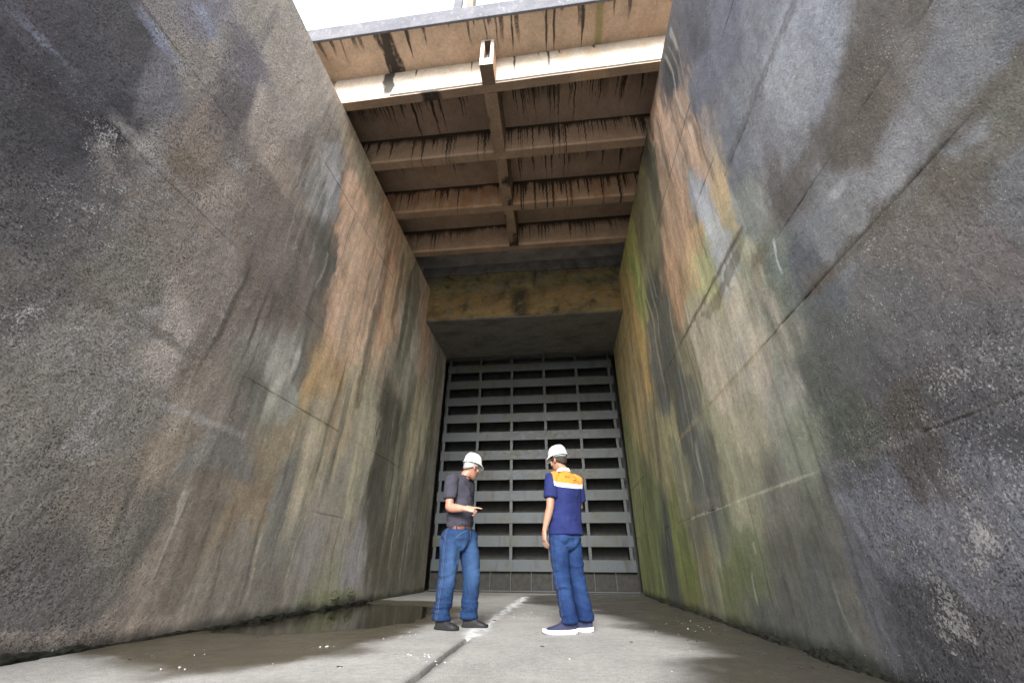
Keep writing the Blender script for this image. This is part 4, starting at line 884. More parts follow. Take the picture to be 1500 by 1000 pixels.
def hard_hat(parent, c, yaw, tilt, roll=0.0, band=None, strap=True):
    """c: centre of the rim; tilt forward"""
    M = Matrix.Rotation(yaw, 3, 'Z')@Matrix.Rotation(-tilt, 3, 'X')@Matrix.Rotation(roll, 3, 'Y'); c = V(c); n = 56
    prof = [(1.10, -.010), (1.115, .000), (1.03, .010), (1.0, .022), (.985, .05), (.94, .085), (.84, .116), (.66, .139), (.42, .152), (.18, .158), (.03, .1585)]
    inner = [(.02, .152), (.4, .146), (.64, .132), (.81, .110), (.91, .08), (.955, .045), (.975, .015), (1.09, -.014)]
    vs = []; fs = []
    for q, z in prof+inner:
        for k in range(n):
            a = 2*math.pi*k/n; x = .100*q*math.cos(a); y = .121*q*math.sin(a); zz = z*.86; rim = q > 1.02
            fr = max(0, math.sin(a))
            if rim: y += .042*fr**3; zz -= .016*fr**2; x *= 1+.03*fr
            if .1 < q < .98 and z > .03:            # raised ridges along the crown
                rd = max(0, 1-abs(x)/.014)*.007+max(0, 1-abs(abs(x)-.036)/.010)*.0035; zz += rd*min(1, (z-.03)/.05)
            vs.append(c+M@V((x, y, zz)))
    L = len(prof)+len(inner)
    for i in range(L-1):
        for k in range(n): fs.append([i*n+k, i*n+(k+1) % n, (i+1)*n+(k+1) % n, (i+1)*n+k])
    fs += [[(L-1)*n+k, (L-1)*n+(k+1) % n, (k+1) % n, k] for k in range(n)]
    m = MB(); m.add(vs, fs); h = m.build('hard_hat', WHITE_PLASTIC, parent); h.data.polygons.foreach_set('use_smooth', [True]*len(fs))
    bm = bmesh.new(); bm.from_mesh(h.data); bmesh.ops.recalc_face_normals(bm, faces=bm.faces); bm.to_mesh(h.data); bm.free()
    s = h.modifiers.new('s', 'SUBSURF'); s.levels = 1; s.render_levels = 1
    if band:
        vs = []; fs = []
        for k in range(41):
            a = math.pi*(1.0+k/40) if strap else 0
            for (q, z) in ((.93, .016), (.93, -.030+.008*abs(math.cos(a))), (.90, -.030+.008*abs(math.cos(a))), (.90, .016)):
                vs.append(c+M@V((  .096*q*math.cos(a), .117*q*math.sin(a), z)))
        for k in range(40):
            for j in range(4): fs.append([k*4+j, (k+1)*4+j, (k+1)*4+(j+1) % 4, k*4+(j+1) % 4])
        m = MB(); m.add(vs, fs); b = m.build('headband', band, h)
        m = MB(); ball(m, c+M@V((0, -.113, -.009)), (.014, .009, .014), M, 10); m.build('knob', band, h)
    return h, M

def shoe(parent, heel, toe, side_w, upper, solem, sole_h, height, name='shoe', trainer=False):
    heel, toe = V(heel), V(toe); d = (toe-heel); Ln = d.length; d = d.normalized(); w = V((-d.y, d.x, 0)); up = V((0, 0, 1))
    prof = [(0.0, .030, .72), (.06, .034, .95), (.18, .036, 1.0), (.30, .036, .98), (.42, .038, .78), (.55, .043, .60), (.70, .048, .48), (.84, .044, .40), (.94, .032, .30), (1.0, .016, .20)]
    m = MB(); vs = []; n = 14
    for f, hw, h in prof:
        c = heel+d*Ln*f; hw *= side_w; hh = height*h
        for k in range(n):
            a = math.pi*k/(n-1); vs.append(c+w*hw*math.cos(a)*(1 if math.sin(a) < .7 else .92)+up*(sole_h*.8+(hh-sole_h*.8)*max(0, math.sin(a))**.55))
    N = len(prof); fs = [[i*n+k, (i+1)*n+k, (i+1)*n+k+1, i*n+k+1] for i in range(N-1) for k in range(n-1)]
    fs += [[i*n, i*n+n-1, (i+1)*n+n-1, (i+1)*n] for i in range(N-1)]+[list(range(n)), [(N-1)*n+k for k in range(n)][::-1]]
    m.add(vs, fs)
    ank = heel+d*Ln*.20; ring_tube(m, [(ank+up*.05, .036, .044, w), (ank+up*(height*.85), .037, .046, w), (ank+up*(height*.98), .035, .044, w)], 14)
    o = fuse(name, m, .006, 6, upper, parent)
    a = coords(o); displace(o, .0014*fbm(a[:, 0]*30, a[:, 1]*30, a[:, 2]*30, 3, 4))
    m = MB(); vs = []; nn = 26; out = []
    for f, hw, h in prof: out.append((f, hw*side_w*1.08+.003))
    pts = [(f, hw) for f, hw in out]+[(f, -hw) for f, hw in out[::-1]]
    lay = [(0, .94), (.006, 1.0), (sole_h*.75, 1.02), (sole_h, .97)] if not trainer else [(0, .92), (.008, 1.0), (sole_h*.55, 1.01), (sole_h*.9, 1.0), (sole_h, .95)]
    for z, k in lay:
        for f, hw in pts:
            rise = (.016 if trainer else .008)*max(0, (f-.75)/.25)**2+(.008*max(0, (.1-f)/.1) if trainer else 0)
            thick = 1+(.35*(1-f) if trainer else 0)
            vs.append(heel+d*(Ln*(f*1.03-.015))+w*hw*k+up*(z*thick+rise))
    K = len(pts); fs = [[j*K+i, j*K+(i+1) % K, (j+1)*K+(i+1) % K, (j+1)*K+i] for j in range(len(lay)-1) for i in range(K)]+[list(range(K))[::-1], [(len(lay)-1)*K+i for i in range(K)]]
    m.add(vs, fs); so = m.build('sole', solem, o, bevel=0); so.data.polygons.foreach_set('use_smooth', [True]*len(so.data.polygons))
    # laces
    m = MB()
    for q in range(4):
        f = .40+.075*q; c = heel+d*Ln*f; hh = height*(.80-.33*(f-.40)/.25)+.004; hw = .022
        ring_tube(m, [(c-w*hw+up*(hh-.010), .0028, .0028, d), (c+up*hh+d*.004, .003, .003, d), (c+w*hw+up*(hh-.010), .0028, .0028, d)], 8)
    m.build('laces', LACE if not trainer else LACE2, o)
    return o
LACE2 = mat_simple('reddish_lace', (.16, .05, .06), .8)

def folds(o, spec, seed):
    """cloth creases: sum of ridged noise bands; spec = list of (freq vec, amp, mask function)"""
    a = coords(o); d = np.zeros(len(a))
    for k, (fx, fy, fz, amp, mk) in enumerate(spec):
        w = .05*fbm(a[:, 0]*5, a[:, 1]*5, a[:, 2]*5, 3, seed+k); n = noise(a[:, 0]*fx+w*8, a[:, 1]*fy, a[:, 2]*fz+w*12, seed+k*3)
        rdg = (1-np.abs(n)*2)*.6+.4*n; d += amp*rdg*(mk(a) if mk else 1)
    displace(o, d)

def bell(v, c, w): return np.exp(-((v-c)/w)**2)

def trousers(parent, mat, hipc, f, legs, waist, hipw, bulge=.0, name='jeans', seed=3, cuff=.078, fade=.8):
    """legs: list of (hip, knee, ankle, thigh r, knee r, cuff r)"""
    f = V(f).normalized(); r = V((f.y, -f.x, 0)); m = MB(); hc = V(hipc)
    ring_tube(m, [(hc+V((0, 0, .060)), waist[0], waist[1], r), (hc+V((0, 0, .035)), waist[0]*1.01, waist[1]*1.01, r), (hc+V((0, 0, -.01)), hipw[0], hipw[1], r), (hc+V((0, 0, -.05)), hipw[0]*1.0, hipw[1]*1.02, r), (hc+V((0, 0, -.11)), hipw[0]*.92, hipw[1]*.9, r)], 28, capa=False)
    ball(m, hc-f*.05+r*.07+V((0, 0, -.06)), (.082, .085, .085)); ball(m, hc-f*.05-r*.07+V((0, 0, -.06)), (.082, .085, .085))
    for (h, k, a, rt_, rk, rc) in legs:
        h, k, a = V(h), V(k), V(a)
        ring_tube(m, [(h+V((0, 0, .02)), rt_*.98, rt_*1.05, r), (h.lerp(k, .18), rt_, rt_*1.06, r), (h.lerp(k, .5), rt_*.985, rt_*1.0, r), (h.lerp(k, .85), rk*1.06, rk*1.08, r), (k, rk, rk*1.04, r), (k.lerp(a, .25), rk*.98, rk*1.05, r), (k.lerp(a, .55), rc*1.04, rc*1.12, r), (k.lerp(a, .85), rc, rc*1.08, r), (a+V((0, 0, -.01)), rc*1.06, rc*1.16, r), (a-V((0, 0, .04)), rc*1.08, rc*1.2, r)], 24, capb=False)
    o = fuse(name, m, .0075, 5, mat, parent)
    a = coords(o)
    kz = legs[0][1].z if hasattr(legs[0][1], 'z') else legs[0][1][2]
    folds(o, [(7, 7, 20, .013, lambda q: bell(q[:, 2], kz, .14)), (6, 6, 24, .016, lambda q: bell(q[:, 2], .15, .12)), (9, 9, 6, .013, lambda q: bell(q[:, 2], .64, .24)), (9, 9, 16, .014, lambda q: bell(q[:, 2], .80, .08)), (12, 12, 9, .007, lambda q: bell(q[:, 2], .3, .2)), (14, 14, 16, .0035, None), (4, 4, 9, .004, None)], seed)
    a = coords(o); best = np.full(len(a), 9.0); seam = np.full(len(a), 9.0); fd = np.zeros(len(a)); fv = np.array(f); rv = np.array(r)
    for i, (h, k, an, *_) in enumerate(legs):
        P = [np.array(h), np.array(k), np.array(an)]
        ax = np.where(a[:, 2:3] > P[1][2], P[1]+(P[0]-P[1])*np.clip((a[:, 2:3]-P[1][2])/(P[0][2]-P[1][2]), 0, 1.4), P[2]+(P[1]-P[2])*np.clip((a[:, 2:3]-P[2][2])/(P[1][2]-P[2][2]), 0, 1))
        dv = a-ax; dd = np.linalg.norm(dv[:, :2], axis=1); lat = dv@rv; frt = dv@fv; sgn = 1 if i == 0 else -1
        q = dd < best; best = np.where(q, dd, best)
        seam = np.where(q & (lat*sgn > 0), frt+.012, np.where(q, 9, seam))
        fr = np.clip(frt/np.maximum(dd, .02), -1, 1)
        fd = np.where(q, np.clip(fr, 0, 1)*(bell(a[:, 2], .66, .2)*1.0+.5*bell(a[:, 2], kz-.02, .1))+np.clip(-fr, 0, 1)*(.6*bell(a[:, 2], .80, .1)+.35*bell(a[:, 2], kz-.1, .12))+.25*np.abs(lat)/np.maximum(dd, .02)*bell(a[:, 2], .55, .3), fd)
    attr(o.data, 'fade', np.clip(fd*fade, 0, 1)); attr(o.data, 'seam', seam)
    return o

def strip(mb, pts, nrm, hw, th):
    """flat band through pts (list of vectors), lying on normals nrm"""
    vs = []; n = len(pts)
    for i in range(n):
        t = (pts[min(i+1, n-1)]-pts[max(i-1, 0)]).normalized(); s = t.cross(nrm[i]).normalized()
        for a, b in ((-hw, 0), (hw, 0), (hw, th), (-hw, th)): vs.append(pts[i]+s*a+nrm[i]*b)
    fs = [[i*4+j, i*4+(j+1) % 4, (i+1)*4+(j+1) % 4, (i+1)*4+j] for i in range(n-1) for j in range(4)]+[[3, 2, 1, 0], [(n-1)*4+k for k in range(4)]]
    mb.add(vs, fs)

def on_surface(bvh, p, d, off=.002):
    h, nn, _, _ = bvh.ray_cast(V(p)+V(d)*.6, -V(d), 1.2)
    return (h+nn*off, nn) if h is not None else (V(p), V(d))

def bvh_of(o):
    me = o.data; return BVHTree.FromPolygons([v.co.copy() for v in me.vertices], [list(p.vertices) for p in me.polygons])

def flush_attr(o, spots):
    a = coords(o); f = np.zeros(len(a))
    for c, r, k in spots: f = np.maximum(f, k*np.exp(-(np.linalg.norm(a-np.array(c), axis=1)/r)**2))
    f = np.clip(f+.12*fbm(a[:, 0]*25, a[:, 1]*25, a[:, 2]*25, 3, 4), 0, 1); attr(o.data, 'flush', f)

def hair_cap(parent, P, M, mat, zlow, s=1.0, name='hair', seed=2, side_z=-.005):
    """short hair wrapping the back and sides of the skull below the hat"""
    vs = []; fs = []; nA, nZ = 60, 16; random.seed(seed)
    for i in range(nA+1):
        a = math.radians(-28)+(math.radians(236))*i/nA-math.radians(0)      # from in front of the right ear round the back to the left
        ang = -a+math.radians(0); bk = max(0, math.sin(a)) if 0 < a < math.pi else 0
        for j in range(nZ+1):
            low = side_z+(zlow-side_z)*bk**.8
            z = low+(.085-low)*j/nZ; hw = .0745-.18*max(0, z-.06)-.0*z; hd = .0975-.2*max(0, z-.06)
            if z < -.02: hd -= .35*(-.02-z); hw -= .12*(-.02-z)
            k = 1.055+.02*float(noise(i*.9, j*.9, 0, seed)) if j else .985
            vs.append(P(hw*k*math.cos(a), -.003-hd*k*math.sin(a), z))
    fs = [[i*(nZ+1)+j, (i+1)*(nZ+1)+j, (i+1)*(nZ+1)+j+1, i*(nZ+1)+j+1] for i in range(nA) for j in range(nZ)]
    m = MB(); m.add(vs, fs); o = m.build(name, mat, parent); o.data.polygons.foreach_set('use_smooth', [True]*len(fs))
    so = o.modifiers.new('t', 'SOLIDIFY'); so.thickness = .006; so.offset = -1
    return o

def eyes(parent, P, s=1.0):
    w = mat_simple('eye_white', (.7, .68, .65), .2); d = mat_simple('iris', (.05, .035, .02), .2)
    for q in (-1, 1):
        m = MB(); ball(m, P(q*.031, .083, .006), (.0115*s,)*3, None, 10); e = m.build('eye', w, parent); e.data.polygons.foreach_set('use_smooth', [True]*len(e.data.polygons))
        m = MB(); ball(m, P(q*.031, .0925, .006), (.0048*s, .0048*s, .0048*s), None, 8); m.build('iris', d, e)

UP = V((0, 0, 1))
# ---- older man in a charcoal tee shirt, pointing
def man_pointing():
    root = empty('person', (0, 0, 0))
    tag(root, 'grey haired man in a charcoal tee shirt and white hard hat pointing with one finger', 'person')
    skin = skin_mat('sunburnt_skin', (.40, .235, .17), (.48, .29, .215), (.42, .16, .105))
    f = V((math.cos(.30), -math.sin(.30), 0)); r = V((f.y, -f.x, 0))        # trunk faces right and a little to the camera
    b = MB()
    hc = V((-1.165, 5.03, .90)); sh = V((-1.265, 4.850, 1.448)); el = V((-1.258, 4.80, 1.145)); wr = V((-1.055, 4.755, 1.128))
    lsh = V((-1.13, 5.195, 1.448)); lel = V((-1.16, 5.25, 1.13)); lwr = V((-1.10, 5.16, .90))
    nk = V((-1.165, 5.035, 1.508)); hd = V((-1.078, 5.06, 1.640))
    trunk = [(hc, .155, .115, r), (hc+V((0, 0, .15)), .145, .115, r), (V((-1.18, 5.03, 1.22)), .155, .12, r), (V((-1.19, 5.03, 1.38)), .165, .115, r), (V((-1.185, 5.03, 1.47)), .13, .09, r), (nk, .07, .065, r)]
    ring_tube(b, trunk, 24)
    ring_tube(b, [(nk-V((.0, 0, .03)), .066, .064, r), (nk+V((.025, .005, .04)), .060, .060, r), (hd+V((-.03, -.01, -.05)), .058, .062, r)], 20)
    yaw = math.radians(-90+50)                                             # local +y turned towards +x, then away from the camera
    M, P = head(b, hd, yaw, -.16, 1.0)
    ring_tube(b, [(sh+V((.02, .03, .01)), .060, .058, f), (sh.lerp(el, .25), .055, .055, f), (sh.lerp(el, .6), .049, .048, f), (sh.lerp(el, .9), .045, .044, f), (el, .045, .046, f)], 18)
    ring_tube(b, [(el+V((-.005, 0, .012)), .046, .045, UP), (el.lerp(wr, .12), .048, .045, UP), (el.lerp(wr, .3), .049, .044, UP), (el.lerp(wr, .6), .041, .036, UP), (el.lerp(wr, .85), .032, .026, UP), (wr, .029, .023, UP)], 18)
    hand(b, wr+V((.004, 0, 0)), (1, .06, -.10), (.05, .75, -.66), (0, .55, .8), (.10, 1.15, 1.25, 1.2), 1.02, (.55, .5))
    ring_tube(b, [(lsh, .058, .056, f), (lsh.lerp(lel, .5), .05, .05, f), (lel, .043, .043, f), (lel.lerp(lwr, .3), .045, .042, f), (lel.lerp(lwr, .7), .036, .034, f), (lwr, .027, .022, f)], 16)
    hand(b, lwr, (.12, -.12, -1), (-.2, -1, 0), (1, .0, .1), (.5, .55, .6, .65), 1.0, (.3, .2))
    rl = (V((-1.245, 4.95, .86)), V((-1.252, 4.925, .47)), V((-1.284, 4.935, .09))); ll = (V((-1.09, 5.10, .86)), V((-1.022, 5.11, .47)), V((-1.037, 5.137, .09)))
    for h, k, a in (rl, ll):
        ring_tube(b, [(h, .078, .08, r), (h.lerp(k, .5), .066, .068, r), (k, .050, .054, r), (k.lerp(a, .3), .050, .054, r), (k.lerp(a, .7), .036, .038, r), (a, .028, .030, r), (a-V((0, 0, .045)), .024, .028, r)], 14)
        ring_tube(b, [(a+V((-.02, 0, -.055)), .022, .018, r), (a+V((.05, -.02, -.058)), .024, .013, r), (a+V((.09, -.03, -.062)), .020, .010, r)], 12)
    body = fuse('body', b, .005, 4, skin, root)
    flush_attr(body, [(tuple(hd), .13, .55), (tuple(nk), .1, .8), (tuple(nk+V((.04, 0, .03))), .07, .9), (tuple(el), .10, .75), (tuple(el.lerp(wr, .5)), .12, .5), (tuple(P(.075, -.01, -.01)), .03, .7)])
    eyes(body, P)
    hair_cap(root, P, M, mat_simple('white_grey_hair', (.20, .20, .20), .85, .2, 160, 1.0, col2=(.46, .46, .46), dist=.004), -.045, 1.0, side_z=.004)
    hat, HM = hard_hat(root, P(0, .006, .045), yaw, .20)
    # tee shirt
    t, c, bp_ = cloth('charcoal_heather_cotton', (.060, .059, .078), (.040, .039, .053), 260, .12); tee_m = t.fin(c, .92, bp_, spec=.15)
    m = MB()
    ring_tube(m, [(V((-1.170, 5.03, .940)), .150, .126, r), (V((-1.175, 5.03, .975)), .168, .146, r), (V((-1.180, 5.03, 1.05)), .170, .150, r), (V((-1.185, 5.03, 1.15)), .172, .146, r), (V((-1.19, 5.03, 1.28)), .180, .142, r), (V((-1.193, 5.03, 1.38)), .188, .134, r), (V((-1.188, 5.03, 1.452)), .168, .110, r), (V((-1.178, 5.03, 1.492)), .118, .088, r), (nk+V((-.004, 0, .005)), .084, .076, r)], 36, capa=False, capb=False)
    for s_, e_, sg in ((sh, el, 1), (lsh, lel, -1)):
        dd = (e_-s_).normalized(); inn = s_-r*sg*.045+UP*.018
        ring_tube(m, [(inn, .070, .074, f), (s_+UP*.004, .076, .078, f), (s_+dd*.09, .077, .076, f), (s_+dd*.17, .078, .074, f), (s_+dd*.205, .079, .074, f), (s_+dd*.212, .070, .066, f)], 24, capb=False)
    tee = fuse('tee_shirt', m, .0065, 6, tee_m, root)
    folds(tee, [(7, 7, 9, .009, None), (9, 9, 20, .011, lambda q: bell(q[:, 2], 1.02, .08)), (10, 10, 15, .008, lambda q: bell(q[:, 2], 1.2, .14)), (16, 16, 16, .003, None)], 21)
    m = MB(); pts = []; nn = []
    bv = bvh_of(body)
    for k in range(33):
        a = 2*math.pi*k/32; q = nk+V((.012, .002, .028))+r*.065*math.cos(a)+f*.063*math.sin(a)+V((0, 0, -.018*math.sin(a))); pts.append(q); nn.append((r*math.cos(a)+f*math.sin(a)+UP*.5).normalized())
    strip(m, pts, nn, .007, .003); m.build('collar', tee_m, tee)
    # jeans, belt
    jm = denim('worn_blue_denim', (.013, .040, .115), (.060, .125, .265), (.006, .018, .055))
    j = trousers(root, jm, hc, f, [(rl[0], rl[1], rl[2]+V((0, 0, .03)), .105, .088, .080), (ll[0], ll[1], ll[2]+V((0, 0, .03)), .105, .086, .078)], (.150, .124), (.166, .138), seed=5, fade=.7)
    jb = bvh_of(j)
    m = MB(); pts = []; nn = []
    for k in range(61):
        a = 2*math.pi*k/60; d = r*math.cos(a)+f*math.sin(a); pts.append(V((-1.172, 5.03, .947))+r*.153*math.cos(a)+f*.128*math.sin(a)); nn.append(d.normalized())
    strip(m, pts, nn, .017, .005); belt = m.build('belt', mat_simple('brown_leather', (.13, .045, .022), .5, .3, 20), root)
    q = V((-1.172, 5.03, .947))+f*.134; m = MB()
    for sx in (-.024, .020): strip(m, [q+r*sx-UP*.02, q+r*(sx+.004)+UP*.02], [f, f], .004, .005)
    for sz in (-.02, .02): strip(m, [q-r*.026+UP*sz, q+r*.026+UP*sz], [f, f], .003, .005)
    m.build('buckle', mat_simple('brass_buckle', (.35, .27, .12), .35, .2, 30, metal=1), belt)
    for a in (-2.2, -.6, .35, 1.05, 2.0, 2.8):
        m = MB()
        d = r*math.cos(a)+f*math.sin(a); q = V((-1.172, 5.03, .947))+r*.158*math.cos(a)+f*.133*math.sin(a); strip(m, [q-UP*.026, q+UP*.022], [d, d], .006, .003)
        m.build('belt_loop', jm, j)
    # front pocket edge and fly stitched on
    m = MB(); pts = []; nn = []
    for k in range(9):
        u = k/8; d = (r*(1-.55*u)+f*(.25+.75*u)).normalized(); p = V((hc.x, hc.y, .915-.075*(1-u)**2+.0)); h, n_ = on_surface(jb, p, d, .0); pts.append(h); nn.append(n_)
    strip(m, pts, nn, .004, .003)
    pts = []; nn = []
    for k in range(7):
        h, n_ = on_surface(jb, V((hc.x, hc.y, .92-.026*k)), (f+r*.06).normalized(), 0); pts.append(h); nn.append(n_)
    strip(m, pts, nn, .005, .003); m.build('stitching', mat_simple('denim_stitch', (.05, .08, .15), .9), j)
    # neck cord with glasses on the chest
    tb = bvh_of(tee); m = MB(); pts = []
    for a in (2.2, 2.6, 3.0): pass
    dk = mat_simple('black_cord', (.012, .012, .014), .6)
    for sg in (1, -1):
        pts = []
        for k in range(12):
            u = k/11; d = (r*sg*(.95-.75*u)+f*(.15+.85*u)).normalized(); p = V((nk.x+.0, nk.y, 1.515-.175*u)); h, n_ = on_surface(tb, p, d, .004); pts.append((h, .0025, .0025, UP.cross(n_) if abs(n_.z) < .95 else r))
        ring_tube(m, pts, 8)
    cord = m.build('glasses_cord', dk, root)
    h, n_ = on_surface(tb, V((nk.x, nk.y, 1.315)), f, .010); m = MB()
    for sg in (-1, 1):
        ring_tube(m, [(h+r*sg*.024+(r*math.cos(a)*.021+UP*math.sin(a)*.016), .003, .003, n_) for a in [math.pi*2*i/12 for i in range(13)]], 6)
    ring_tube(m, [(h-r*.006, .003, .003, UP), (h+r*.006+UP*.002, .003, .003, UP)], 6); m.build('glasses', dk, cord)
    bl = mat_simple('black_work_leather', (.018, .018, .02), .5, .4, 40, .3); so = mat_simple('black_rubber_sole', (.012, .012, .013), .75, .3, 60)
    shoe(root, (-1.335, 4.955, 0), (-1.09, 4.86, 0), 1.12, bl, so, .026, .125)
    shoe(root, (-1.095, 5.15, 0), (-.825, 5.085, 0), 1.08, bl, so, .026, .125)
    return root

# ---- man in the navy and orange work shirt seen from behind
def man_from_behind():
    root = empty('person', (0, 0, 0))
    tag(root, 'dark haired man seen from behind in a navy shirt with orange yoke, white hard hat', 'person')
    skin = skin_mat('tanned_skin', (.36, .205, .14), (.43, .255, .18), (.38, .17, .115))
    th = math.radians(33); f = V((-math.sin(th), math.cos(th), 0)); r = V((f.y, -f.x, 0))
    hc = V((.035, 4.88, .90)); nk = V((.055, 4.90, 1.520)); hd = V((.002, 4.905, 1.672))
    ch = V((.065, 4.885, 1.365))
    lsh = ch-r*.178+UP*.085; rsh = ch+r*.168+UP*.080
    lel = V((-.112, 4.735, 1.135)); lwr = V((-.182, 4.755, .905))
    rel = rsh+V((.015, .10, -.265)); rwr = rel+V((-.17, .16, -.03))
    b = MB()
    ring_tube(b, [(hc, .15, .105, r), (hc+UP*.15, .13, .095, r), (V((.055, 4.885, 1.20)), .15, .105, r), (ch, .165, .11, r), (ch+UP*.085, .135, .088, r), (nk-UP*.01, .07, .062, r)], 24)
    ring_tube(b, [(nk-UP*.04, .062, .062, r), (nk+UP*.03, .056, .058, r), (hd+V((.01, -.012, -.05)), .055, .060, r)], 20)
    yaw = math.radians(50); M, P = head(b, hd, yaw, -.16, .98)
    ring_tube(b, [(lsh+r*.02, .056, .055, f), (lsh.lerp(lel, .3), .051, .052, f), (lsh.lerp(lel, .7), .044, .045, f), (lel, .041, .043, f), (lel.lerp(lwr, .2), .043, .044, f), (lel.lerp(lwr, .5), .039, .039, f), (lel.lerp(lwr, .85), .029, .028, f), (lwr, .026, .025, f)], 18)
    hand(b, lwr, (-.06, .05, -1), (.85, .5, 0), (-.55, .8, -.05), (.32, .38, .42, .45), 1.0, (.25, .25))
    ring_tube(b, [(rsh-r*.02, .056, .055, f), (rsh.lerp(rel, .5), .047, .047, f), (rel, .041, .042, f), (rel.lerp(rwr, .3), .042, .04, f), (rwr, .027, .024, f)], 16)
    hand(b, rwr, (-.75, .55, -.1), (-.3, -.2, -1), (0, .5, .8), (.7, .75, .8, .85), 1.0, (.4, .3))
    ll = (V((-.045, 4.83, .86)), V((-.022, 4.81, .47)), V((.030, 4.828, .10))); rl = (V((.105, 4.94, .86)), V((.138, 4.95, .47)), V((.200, 5.006, .10)))
    for h, k, a in (rl, ll):
        ring_tube(b, [(h, .074, .078, r), (h.lerp(k, .5), .062, .064, r), (k, .048, .052, r), (k.lerp(a, .3), .048, .054, r), (k.lerp(a, .7), .034, .037, r), (a, .027, .030, r), (a-UP*.04, .024, .028, r)], 14)
        ring_tube(b, [(a+V((.02, 0, -.055)), .022, .018, r), (a+V((-.05, .01, -.06)), .024, .013, r), (a+V((-.09, .015, -.062)), .020, .010, r)], 12)
    body = fuse('body', b, .005, 4, skin, root)
    flush_attr(body, [(tuple(P(-.078, -.01, -.01)), .04, .6), (tuple(lel), .08, .4), (tuple(nk), .09, .35)])
    eyes(body, P)
    hair_cap(root, P, M, mat_simple('short_dark_hair', (.018, .014, .011), .75, .4, 200, .8, col2=(.05, .04, .034), dist=.003), -.062, .98, seed=6, side_z=-.002)
    hat, HM = hard_hat(root, P(0, -.002, .050), yaw, .17, 0, mat_simple('grey_green_headband', (.30, .37, .38), .5, .2, 20))
    # shirt: colours split by height and distance across the shoulders
    t = NT('navy_orange_shirt_cloth'); hz = t.attr('hz', True); lat = t.attr('lat', True); n1 = t.noise(7, 4, .6); tw = t.noise(300, 2, .5)
    navy = t.mix(t.rng(n1, .3, .7), (.012, .018, .085), (.020, .030, .125)); org = t.mix(t.rng(n1, .3, .7), (.68, .19, .028), (.76, .25, .045)); wh = (.74, .74, .78)
    al = t.math('ABSOLUTE', lat)
    hw_ = t.math('MULTIPLY_ADD', t.math('MULTIPLY', al, al), -.55, hz)       # the band sags a little to the sides
    slv = t.rng(al, .200, .203)
    c = t.mix(t.rng(hw_, 1.338, 1.341), navy, wh); c = t.mix(t.rng(hw_, 1.384, 1.387), c, org)
    c = t.mix(slv, c, navy); c = t.mix(t.rng(hz, 1.537, 1.540), c, wh)
    c = t.mix(1.0, c, t.grey(t.rng(tw, .3, .7, .85, 1.15)), 'MULTIPLY'); sm = t.fin(c, .88, t.bump(tw, .25, .001), spec=.2)
    m = MB()
    ring_tube(m, [(V((.045, 4.88, .872)), .196, .160, r), (V((.045, 4.88, .93)), .192, .156, r), (V((.05, 4.883, 1.05)), .178, .138, r), (V((.057, 4.885, 1.2)), .182, .134, r), (ch, .192, .132, r), (ch+UP*.07, .180, .112, r), (ch+UP*.105, .135, .094, r), (nk-UP*.018, .090, .078, r)], 36, capa=False, capb=False)
    for s_, e_, sg in ((lsh, lel, -1), (rsh, rel, 1)):
        dd = (e_-s_).normalized()
        ring_tube(m, [(s_-r*sg*.05+UP*.012, .068, .072, f), (s_+UP*.002, .074, .077, f), (s_+dd*.10, .075, .075, f), (s_+dd*.17, .076, .074, f), (s_+dd*.215, .077, .074, f), (s_+dd*.222, .069, .066, f)], 24, capb=False)
    sh_ = fuse('work_shirt', m, .006, 6, sm, root)
    folds(sh_, [(6, 6, 7, .009, None), (9, 9, 16, .009, lambda q: bell(q[:, 2], 1.02, .1)), (11, 11, 5, .009, lambda q: bell(q[:, 2], 1.12, .18)), (16, 16, 16, .0022, None)], 33)
    a = coords(sh_); dv = a-np.array(ch); lt = dv@np.array(r); attr(sh_.data, 'lat', lt); attr(sh_.data, 'hz', a[:, 2])
    # folded collar
    m = MB(); pts = []; nn = []
    for k in range(37):
        an = math.pi*(.62+1.76*k/36); d = (r*math.cos(an)+f*math.sin(an)); pts.append(nk+UP*(.030-.006*math.sin(an))+r*.074*math.cos(an)+f*.071*math.sin(an)); nn.append((d+UP*.45).normalized())
    strip(m, pts, nn, .021, .006); m.build('collar', mat_simple('white_collar_cloth', (.74, .73, .70), .9, .05, 40), sh_)
    # printed lettering and mark between the shoulders
    sb = bvh_of(sh_)
    cu = bpy.data.curves.new('letters', 'FONT'); cu.body = 'BRAS'; cu.size = .030; cu.align_x = 'CENTER'; cu.resolution_u = 2
    to = bpy.data.objects.new('tmp', cu); COL.objects.link(to); dg = bpy.context.evaluated_depsgraph_get(); tm = bpy.data.meshes.new_from_object(to.evaluated_get(dg)); bpy.data.objects.remove(to)
    bm = bmesh.new(); bm.from_mesh(tm); bmesh.ops.triangulate(bm, faces=bm.faces); bmesh.ops.subdivide_edges(bm, edges=bm.edges, cuts=1)
    def lay(v, off): return on_surface(sb, ch+r*(v[0]+off[0])+UP*(v[1]+off[1]), -f, .0022)[0]
    for v in bm.verts: v.co = lay(v.co, (-.030, .088))
    bm.to_mesh(tm); bm.free(); link('lettering', tm, mat_simple('brown_print', (.07, .03, .02), .8), sh_)
    m = MB()
    for (x0, x1, y0) in ((.040, .080, .066), (.045, .09, .058)):
        P4 = [lay((x, y), (0, 0)) for x, y in ((x0, y0), (x1, y0), (x1, y0+.005), (x0, y0+.005))]; m.add(P4, [(0, 1, 2, 3)])
    m.build('printed_mark', mat_simple('brown_print_small', (.10, .04, .03), .8), sh_)
    m = MB(); P4 = [lay((.055+.012*math.cos(q), .082+.009*math.sin(q)), (0, 0)) for q in [2*math.pi*i/14 for i in range(14)]]; m.add(P4, [list(range(14))]); m.build('printed_mark', mat_simple('pink_print', (.62, .22, .16), .8), sh_)
